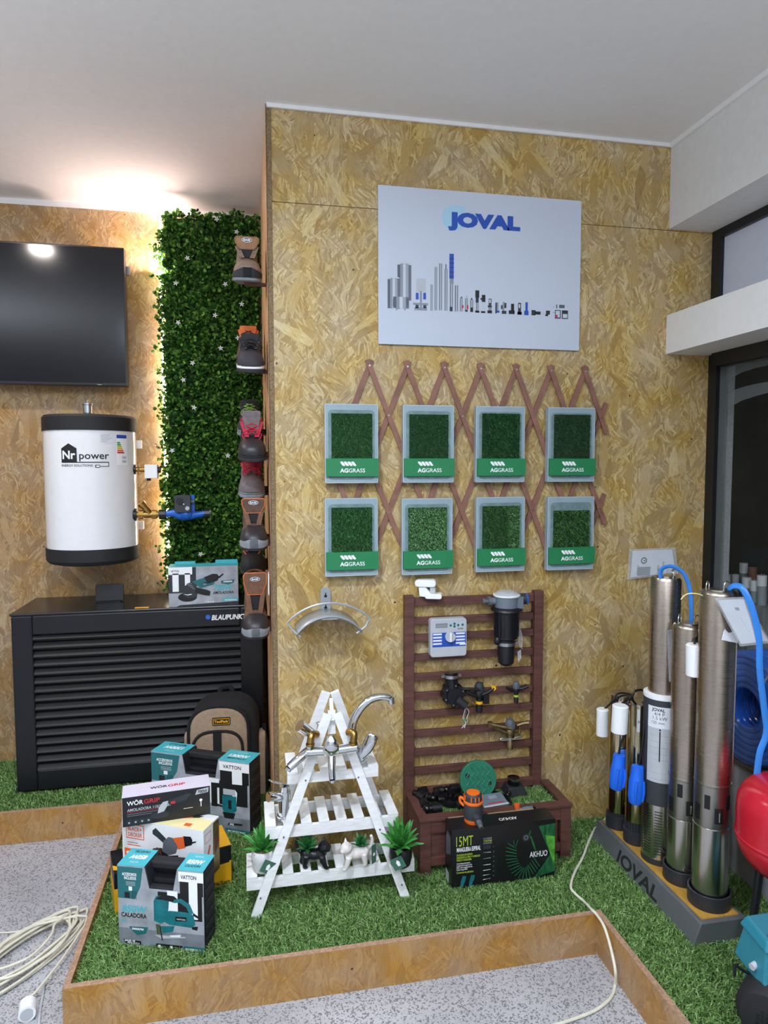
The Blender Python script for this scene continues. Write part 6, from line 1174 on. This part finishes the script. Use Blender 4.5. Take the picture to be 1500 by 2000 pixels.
b = B(); b.tube([(1.404, 2.12, PB+zt3), PY(1292, 1112, 2.12), PY(1312, 1106, 2.1), PY(1335, 1120, 2.08), PY(1347, 1150, 2.07), PY(1350, 1185, 2.065), PY(1350, 1222, 2.06)], .0035, 'cable_blue', 10, 6, flat=2.2); b.obj('flat_cable', None, 'blue flat cable arching from the middle pump to the next pump', 'cable')
mat('foil', '#aeb4ba', .22, .6, .2, 40, .8, 60)
t = thing('document_bag', 'silver plastic packet with folded paper stuck on the middle steel pump', 'packet', tuple(PY(1316, 1330, 2.08)))
O = off(t); cc = [PY(1304, 1232, 2.082), PY(1328, 1226, 2.082), PY(1326, 1332, 2.082), PY(1308, 1332, 2.082)]
b = B(); b.add(cc+[c+Vector((0, .004, 0)) for c in cc], [(0, 3, 2, 1), (4, 5, 6, 7), (0, 1, 5, 4), (1, 2, 6, 5), (2, 3, 7, 6), (3, 0, 4, 7)], 'clear_plastic'); b.add([c+Vector((0, .002, 0)) for c in (PY(1305, 1233, 2.08), PY(1328, 1227, 2.08), PY(1326, 1246, 2.08), PY(1308, 1250, 2.08))], [(0, 3, 2, 1)], 'foil'); b.obj('sleeve', t, M=O)
cc = [PY(1313, 1252, 2.083), PY(1327, 1248, 2.083), PY(1326, 1330, 2.083), PY(1312, 1330, 2.083)]
b = B(); b.add([c+Vector((0, .001, 0)) for c in cc]+[c+Vector((0, .003, 0)) for c in cc], [(0, 3, 2, 1), (4, 5, 6, 7), (0, 1, 5, 4), (1, 2, 6, 5), (2, 3, 7, 6), (3, 0, 4, 7)], 'paper'); b.obj('paper', t, M=O)
SMALLP = []
for i, (x, y, r, pt, pb_, lab) in enumerate(((1.424, 2.262, .044, 1380, 1612, 'gold toned steel pump with black strainer, second from the far end'), (1.416, 2.376, .044, 1363, 1592, 'shiny steel pump with black strainer at the far end by the wall'))):
    c = 1242 if i == 0 else 1205; t = thing('submersible_pump', lab, 'pump', (x, y, PB), 0, 'steel pumps on the lettered stand'); cup(t, r+.004, .05)
    z = lambda py: PY(c, py, y-r).z-PB
    b = B(); b.lathe([(r-.001, .03), (r-.001, z(pb_))], 'soft_black', n=36)
    for k in range(26): b.box(-.0012, -r-.0004, .052, .0012, -r+.002, z(pb_)-.003, 'dark_grey', RZ(2*PI*k/26))
    b.obj('strainer', t)
    b = B(); b.lathe([(r, z(pb_)), (r, z(pt)-.01), (r-.002, z(pt)-.005)], 'steel_gold', n=40); b.lathe([(r+.001, z(pt)-.006), (r+.001, z(pt)), (r*.8, z(pt)+.004), (.01, z(pt)+.005)], 'steel_bright', n=36); b.obj('pump_tube', t)
    b = B(); G = FR((0, -r-.0006, 0)); b.rect(-.032, z(pt+52), -.022, z(pt+8), G, 'paper', .0001); b.text('JOVAL', G @ T(-.03, z(pt+34)), .012, 'dark_ink', .02, width=.03, lift=.0003); b.rect(-.002, z(pb_-20), .016, z(pb_-22), G, 'white_ink', .0002); slice_wrap(b, r+.0006, .006).obj('printed_label', t)
    SMALLP.append((x, y, r, PB+z(pt)))
# cables, white capacitor cans, floats
def can(lab, px, py0, py1, Y, wpx, tilt=0):
    p0, p1 = PY(px-tilt, py1, Y), PY(px, py0, Y); r = (PY(px+wpx/2, py0, Y).x-PY(px-wpx/2, py0, Y).x)/2
    t = thing('capacitor_can', lab, 'capacitor', tuple(p0), 0, 'white capacitor cans'); O = off(t)
    b = B(); b.latheat(p0, p1, [(r*.85, 0), (r, .03), (r, .97), (r*.85, 1)], 'white_plastic', 24); b.obj('can_body', t, M=O)
    b = B(); b.cyl(p0+Vector((0, 0, -.008)), p0, .0025, 'zinc', n=8); b.obj('stud', t, M=O); return p1
c1 = can('white capacitor can hanging left of the far steel pump', 1177, 1384, 1437, 2.33, 21, 1)
c2 = can('white capacitor can hanging in front of the gold toned pump', 1212, 1377, 1431, 2.2, 28, 3)
c4 = can('white capacitor can hanging at the pump second from the near end', 1356, 1258, 1320, 1.945, 28, 0)
def ctube(lab, pts, r=.0035, mt='cable_black', k=6, flat=None): b = B(); b.tube(pts, r, mt, 8, k, flat=flat); return b.obj('cable', None, lab, 'cable')
s1, s2 = SMALLP[1], SMALLP[0]
ctube('black cable from the far pump down to its blue float', [PY(1200, 1372, 2.34), PY(1208, 1362, 2.33), PY(1222, 1358, 2.3), PY(1232, 1364, 2.22), PY(1226, 1372, 2.2), PY(1222, 1400, 2.2), PY(1221, 1430, 2.2), PY(1212, 1455, 2.2), PY(1208, 1476, 2.2)], .0042)
ctube('black cable looped on top of the far steel pump', [PY(1180, 1386, 2.33), PY(1192, 1374, 2.335), PY(1199, 1366, 2.34), PY(1206, 1355, 2.34), PY(1222, 1354, 2.33), PY(1234, 1360, 2.3), PY(1215, 1374, 2.25), PY(1214, 1379, 2.21)], .004)
ctube('black cable looped on top of the gold toned pump and down to its float', [PY(1258, 1372, 2.24), PY(1244, 1376, 2.24), PY(1235, 1364, 2.23), PY(1240, 1350, 2.23), PY(1256, 1348, 2.23), PY(1264, 1356, 2.2), PY(1258, 1372, 2.17), PY(1259, 1385, 2.16), PY(1259, 1420, 2.15), PY(1254, 1460, 2.15), PY(1247, 1500, 2.15)], .0042)
ctube('short black cable above the white can near the second pump', [PY(1356, 1262, 1.945), PY(1358, 1250, 1.95), PY(1364, 1242, 1.965), PY(1368, 1232, 1.98)], .0035)
ctube('yellow wire end sticking out of the tallest pump top', [PY(1330, 1171, 1.87), PY(1337, 1163, 1.87), PY(1348, 1159, 1.865), PY(1362, 1160, 1.86), PY(1372, 1163, 1.86)], .0018, 'cream_ink')
def floatsw(lab, px0, py0, px1, py1, Y, lean):
    a, c = PY(px0, py0, Y), PY(px1, py1, Y); t = thing('float_switch', lab, 'float switch', tuple(c), 0, 'blue float switches'); O = off(t)
    b = B(); b.latheat(a, c, [(.010, 0), (.021, .03), (.023, .28), (.0235, .3), (.026, .4), (.027, .8), (.022, .95), (.008, 1)], 'float_blue', 20); d = (c-a); s = d.cross(Vector((0, 1, 0))).normalized()
    for k in (-1, 1): b.tube([a+d*.36+s*k*.013+Vector((0, -.022, 0)), a+d*.6+s*k*.016+Vector((0, -.024, 0)), a+d*.85+s*k*.014+Vector((0, -.022, 0))], .005, 'float_blue', 8, 3)
    b.obj('float_body', t, M=O)
floatsw('blue float switch hanging in front of the far steel pump', 1210, 1472, 1203, 1543, 2.2, 0)
floatsw('blue float switch hanging lower, in front of the gold toned pump', 1246, 1494, 1240, 1571, 2.15, 0)
floatsw('blue float switch half hidden behind the first one', 1219, 1466, 1227, 1535, 2.31, 0)
# papers
def sheet(name, lab, cat, pts, Y, mt='paper', thick=.003, prints=None, bag=None):
    cc = [PY(px, py, yy) for (px, py), yy in zip(pts, Y)]; t = thing(name, lab, cat, tuple(cc[-1])); O = off(t); n = (cc[1]-cc[0]).cross(cc[3]-cc[0]).normalized(); n = n if n.y > 0 else -n
    b = B(); b.add(cc+[c+n*thick for c in cc], [(0, 3, 2, 1), (4, 5, 6, 7), (0, 1, 5, 4), (1, 2, 6, 5), (2, 3, 7, 6), (3, 0, 4, 7)], mt); b.obj('paper_sheet', t, M=O)
    X = (cc[1]-cc[0]); Y_ = (cc[0]-cc[3]); F = FR(cc[3], X, Y_); w, h = X.length, Y_.length
    if F.col[2].y > 0: pass
    if prints: b = B(); prints(b, F, w, h); b.obj('print', t, M=O)
    if bag:
        m = Vector(); e = bag; c2 = [cc[0]+(cc[0]-cc[2])*e, cc[1]+(cc[1]-cc[3])*e, cc[2]+(cc[2]-cc[0])*e, cc[3]+(cc[3]-cc[1])*e]; b = B(); b.add([c-n*.002 for c in c2]+[c+n*(thick+.002) for c in c2], [(0, 3, 2, 1), (4, 5, 6, 7), (0, 1, 5, 4), (1, 2, 6, 5), (2, 3, 7, 6), (3, 0, 4, 7)], 'clear_plastic'); b.obj('plastic_bag', t, M=O)
    return t
def pr1(b, F, w, h):
    b.poly([(w*.30+.014*math.cos(a), h*.62+.014*math.sin(a)) for a in [2*PI*i/20 for i in range(20)]], F, 'black_ink', .0004); b.poly(circ(w*.30, h*.62, .009, 14), F, 'paper', .0006); b.poly(circ(w*.31, h*.62, .004, 10), F, 'black_ink', .0008)
    b.rect(w*.15, h*.05, w*.48, h*.38, F, 'grey_ink', .0004)
    for i, tx in enumerate(('JOVAL S.A.', 'BOMBAS', 'SUMERGIDAS', '4" y 6"')): b.text(tx, F @ T(w*(.18+(.4+.12*i if i else 0)), h*.1) @ Matrix.Rotation(PI/2, 4, 'Z'), .012, 'dark_ink', .01, width=(.03, .035, .05, .02)[i] if i else .04, lift=.0004)
sheet('manual_bag', 'folded white manual in a clear plastic bag on the OSB wall above the steel pumps', 'document', [(1236, 1076), (1313, 1073), (1319, 1118), (1232, 1128)], [2.565]*4, prints=pr1, bag=.07)
def pr2(b, F, w, h): b.rect(w*.45, h*.75, w*.6, h*.82, F, 'grey_ink', .0004); b.rect(w*.48, h*.3, w*.5, h*.6, F, 'light_grey', .0004)
sheet('manual_bag', 'white leaflet in clear plastic draped over the side of the tallest pump', 'document', [(1402, 1172), (1455, 1170), (1500, 1252), (1448, 1258)], [1.81, 1.82, 1.80, 1.79], prints=pr2, bag=.05)
sheet('leaflet', 'white folded leaflet behind the plastic bag at the tallest pump', 'document', [(1420, 1215), (1445, 1240), (1440, 1256), (1410, 1250)], [1.835, 1.835, 1.825, 1.825])
b = B(); b.tube([PY(1420, 1165, 1.88), PY(1426, 1148, 1.86), PY(1440, 1144, 1.84), PY(1452, 1152, 1.82), PY(1468, 1185, 1.8), PY(1482, 1245, 1.79), PY(1484, 1310, 1.79), PY(1492, 1380, 1.79), PY(1497, 1430, 1.79), PY(1484, 1470, 1.79), PY(1478, 1515, 1.79)], .004, 'cable_blue', 10, 6, flat=2.4); b.obj('flat_cable', None, 'blue flat cable hanging from the tallest pump in front of the hose coil', 'cable')
# hose coil standing on the ledge against the glass
mat('hose_blue', '#1d55b4', .16, 0, .1, 14, coat=.5); mat('band_white', '#b9c2cf', .5, 0, 0)
t = thing('hose_coil', 'coil of blue hose wrapped in plastic standing on the window ledge', 'hose coil', (1.815, 2.10, .4305))
RR = .20
b = B()
for i, dx in enumerate((-.06, -.036, -.012, .012, .036, .06)):
    for j in range(6): r = RR-.012-j*.022; b.tube([(dx, r*math.cos(2*PI*k/48), RR+r*math.sin(2*PI*k/48)) for k in range(48)], .0122, 'hose_blue', 10, closed=True)
b.obj('hose_loops', t)
b = B(); mat('wrap_film', '#5f8fe0', .12, 0, .1, 20, .9, 25, alpha=.3)
b.loft([[((.086 if q in (1, 2, 3) else .07 if q in (0, 4) else -.07 if q in (5, 9) else -.086)*1.0, (RR+(.004, -.004, -.05, -.1, -.125, -.125, -.1, -.05, -.004, .004)[q])*math.cos(2*PI*k/40), RR+(RR+(.004, -.004, -.05, -.1, -.125, -.125, -.1, -.05, -.004, .004)[q])*math.sin(2*PI*k/40)) for q in range(10)] for k in range(41)], 'wrap_film', True, (False, False)); b.obj('plastic_wrap', t)
for a in (-.6, .25, 2.2): b = B(); c, s = math.cos(a), math.sin(a); b.tube([(-.075, c*(RR-.09), RR+s*(RR-.09)), (-.078, c*(RR+.002), RR+s*(RR+.002)), (.075, c*(RR+.002), RR+s*(RR+.002)), (.075, c*(RR-.09), RR+s*(RR-.09)), (-.075, c*(RR-.09), RR+s*(RR-.09))], .004, 'band_white', 6); b.obj('tie_band', t, label='white tie band')
# red pressure tank
t = thing('pressure_tank', 'glossy red pressure tank on black legs at the right edge by the ledge', 'pressure tank', (1.574, 1.685, 0)); zb_, zt_ = .262, .565; H_ = zt_-zb_; r = .153
pf = crom([(.01, zb_, 0), (.05, zb_+.006, 0), (.095, zb_+.026, 0), (.13, zb_+.06, 0), (.149, zb_+.1, 0), (r, zb_+.13, 0), (r, zt_-.10, 0), (.148, zt_-.062, 0), (.128, zt_-.028, 0), (.09, zt_-.008, 0), (.045, zt_-.001, 0), (.008, zt_, 0)], 5)
b = B(); b.lathe([(q.x, q.y) for q in pf], 'red_paint', n=64); b.lathe([(r-.004, zb_+.122), (r+.0025, zb_+.126), (r+.0025, zb_+.132), (r-.004, zb_+.136)], 'red_paint', n=64, caps=(False, False)); b.obj('tank_shell', t, angle=80)
for a in (.6, 2.7, 4.8):
    b = B(); c, s = math.cos(a), math.sin(a); b.tube([(.085*c, .085*s, zb_+.02), (.1*c, .1*s, .1), (.1*c, .1*s, 0)], .012, 'black_plastic', 10); b.obj('leg', t)
b = B(); G = FR((-.085, -.122, zt_-.075), (.82, -.57, 0), (.35, .5, .55)); b.rect(.01, 0, .08, .045, G, 'paper', .014); b.obj('white_label', t)
# teal surface pump, near corner
t = thing('surface_pump', 'teal electric surface pump with black fan cover in the lower right corner', 'pump', (1.27, 1.43, 0), .0); O = off(t)
b = B(); A0, A1 = Vector((1.255, 1.40, .105)), Vector((1.43, 1.52, .105)); dd = (A1-A0).normalized()
b.latheat(A0, A0+dd*.09, [(.03, 0), (.066, .06), (.082, .3), (.084, 1)], 'soft_black', 30)
for i in range(5):
    for j in range(5):
        if (i-2)**2+(j-2)**2 < 6: s = Vector((dd.y, -dd.x, 0)); q = A0-dd*.002+s*(i-2)*.011+Vector((0, 0, (j-2)*.011)); b.cyl(q, q+dd*.01, .0035, 'black_ink', n=6)
b.obj('fan_cover', t, M=O, label='black vented fan cover')
b = B(); b.latheat(A0+dd*.085, A1+dd*.1, [(.078, 0), (.08, .1), (.08, .9), (.07, 1)], 'teal_paint', 32)
for k in range(24): a = 2*PI*k/24; s = Vector((dd.y, -dd.x, 0)); u = s*math.cos(a)+Vector((0, 0, math.sin(a))); plank(b, A0+dd*.1+u*.08, A1+dd*.08+u*.08, .003, .012, 'teal_paint', face=u)
b.obj('motor_body', t, M=O)
b = B(); q = [PY(1462, 1912, 1.44), PY(1478, 1824, 1.44)]
b.hexa([(1.262, 1.42, .17), (1.40, 1.42, .17), (1.42, 1.56, .17), (1.282, 1.56, .17)], [(1.278, 1.435, .268), (1.39, 1.435, .268), (1.41, 1.54, .268), (1.296, 1.54, .268)], 'teal_paint'); b.obj('terminal_box', t, bev=.008, M=O)
b = B(); b.hexa([(1.268, 1.426, .262), (1.398, 1.426, .262), (1.418, 1.55, .262), (1.288, 1.55, .262)], [(1.282, 1.438, .29), (1.39, 1.438, .29), (1.408, 1.538, .29), (1.3, 1.538, .29)], 'teal_paint'); b.obj('box_lid', t, bev=.006, M=O)
for x_, y_ in ((1.30, 1.452), (1.378, 1.452)): b = B(); b.cyl((x_, y_, .287), (x_, y_, .2925), .007, 'dark_teal_ink', n=12); b.cyl((x_, y_, .2925), (x_, y_, .294), .004, 'zinc', n=8); b.obj('lid_screw', t, M=O)
b = B(); b.cyl((1.278, 1.47, .205), (1.262, 1.466, .203), .009, 'light_grey', n=12); b.obj('cable_gland', t, M=O)
b = B()
for k in range(7): b.box(1.285+k*.014, 1.4185, .178, 1.289+k*.014, 1.424, .2, 'teal_paint')
b.obj('cooling_ribs', t, M=O)
b = B(); b.add([(1.31, 1.4235, .19), (1.37, 1.4235, .19), (1.375, 1.4305, .235), (1.315, 1.4305, .235)], [(0, 1, 2, 3)], 'grey_ink'); b.cyl((1.295, 1.43, .245), (1.295, 1.426, .247), .006, 'zinc', n=8); b.obj('type_plate', t, M=O)
b = B(); b.box(1.24, 1.36, 0, 1.46, 1.40, .02, 'soft_black'); b.box(1.30, 1.50, 0, 1.46, 1.54, .02, 'soft_black'); b.box(1.33, 1.38, .0, 1.39, 1.52, .035, 'soft_black'); b.obj('foot', t, M=O)
b = B(); b.tube([PY(1462, 1901, 1.47), PY(1448, 1893, 1.47), PY(1436, 1886, 1.47), PY(1434, 1905, 1.47)], .0042, 'black_plastic', 8, 3); b.obj('power_cable', t, M=O)
# ---- cables on the floor
def fl(pts, z): return [PZ(x, y, z) for x, y in pts]
b = B(); b.tube(fl([(1187, 1595), (1172, 1610), (1160, 1622), (1148, 1648), (1138, 1675), (1122, 1705), (1115, 1732), (1124, 1746), (1140, 1760)], .017)+fl([(1156, 1777)], .036)+[PX(1166, 1787, 1.100), PX(1181, 1812, 1.098), PX(1195, 1860, 1.094), PX(1202, 1898, 1.085)]+fl([(1201, 1925), (1193, 1948), (1168, 1970), (1130, 1987), (1075, 2004), (1010, 2016)], -.104), .0046, 'beige_cable', 10, 8); b.obj('power_cable', None, 'single white cable running from the pump stand over the kerb onto the floor', 'cable')
rg_ = random.Random(4); pts = []
cx, cy = -.735, 2.33
for i in range(108):
    a = -i*2*PI/12-.3; k = i//12; rx = .235+.028*math.sin(k*2.1)-.012*k; ry = .062+.012*math.sin(k*1.3+1)
    u, v = rx*math.cos(a), ry*math.sin(a)*1.25; th = .98+.07*math.sin(k*1.7)
    pts.append((cx+u*math.cos(th)-v*math.sin(th)+.01*math.sin(k*3)+rg_.uniform(-.004, .004), cy+u*math.sin(th)+v*math.cos(th)+rg_.uniform(-.004, .004), FZ+.006+.006*(k % 3)+.0035*k*.9+rg_.uniform(0, .003)))
pts += [tuple(p) for p in fl([(170, 1790), (130, 1860), (100, 1900), (72, 1935), (57, 1948)], FZ+.03)]
b = B(); b.tube(pts, .0042, 'beige_cable', 7, 3); t = thing('extension_lead', 'tangled coil of cream extension cable lying on the floor at the left', 'cable', (cx, cy, FZ)); b.obj('cable_loops', t, M=off(t))
q = PZ(53, 1972, FZ+.022); b = B(); b.cyl((q.x-.004, q.y+.022, FZ+.024), (q.x+.006, q.y-.022, FZ+.024), .0235, 'white_plastic', n=28); b.cyl((q.x+.006, q.y-.022, FZ+.024), (q.x+.0065, q.y-.0235, FZ+.024), .018, 'light_grey', n=24); b.obj('socket', t, M=off(t), label='round white socket')
b = B(); b.tube(fl([(0, 1822), (40, 1818), (75, 1800), (110, 1785)], FZ+.004), .003, 'beige_cable', 7, 5); b.obj('cable', None, 'thin straight white cable end at the left above the tangled coil', 'cable')
b = B(); b.tube(fl([(87, 1905), (84, 1940), (78, 1975), (76, 2010)], FZ+.005), .0035, 'light_grey', 7, 5); b.obj('cable', None, 'grey cable running beside the round white socket to the picture bottom', 'cable')
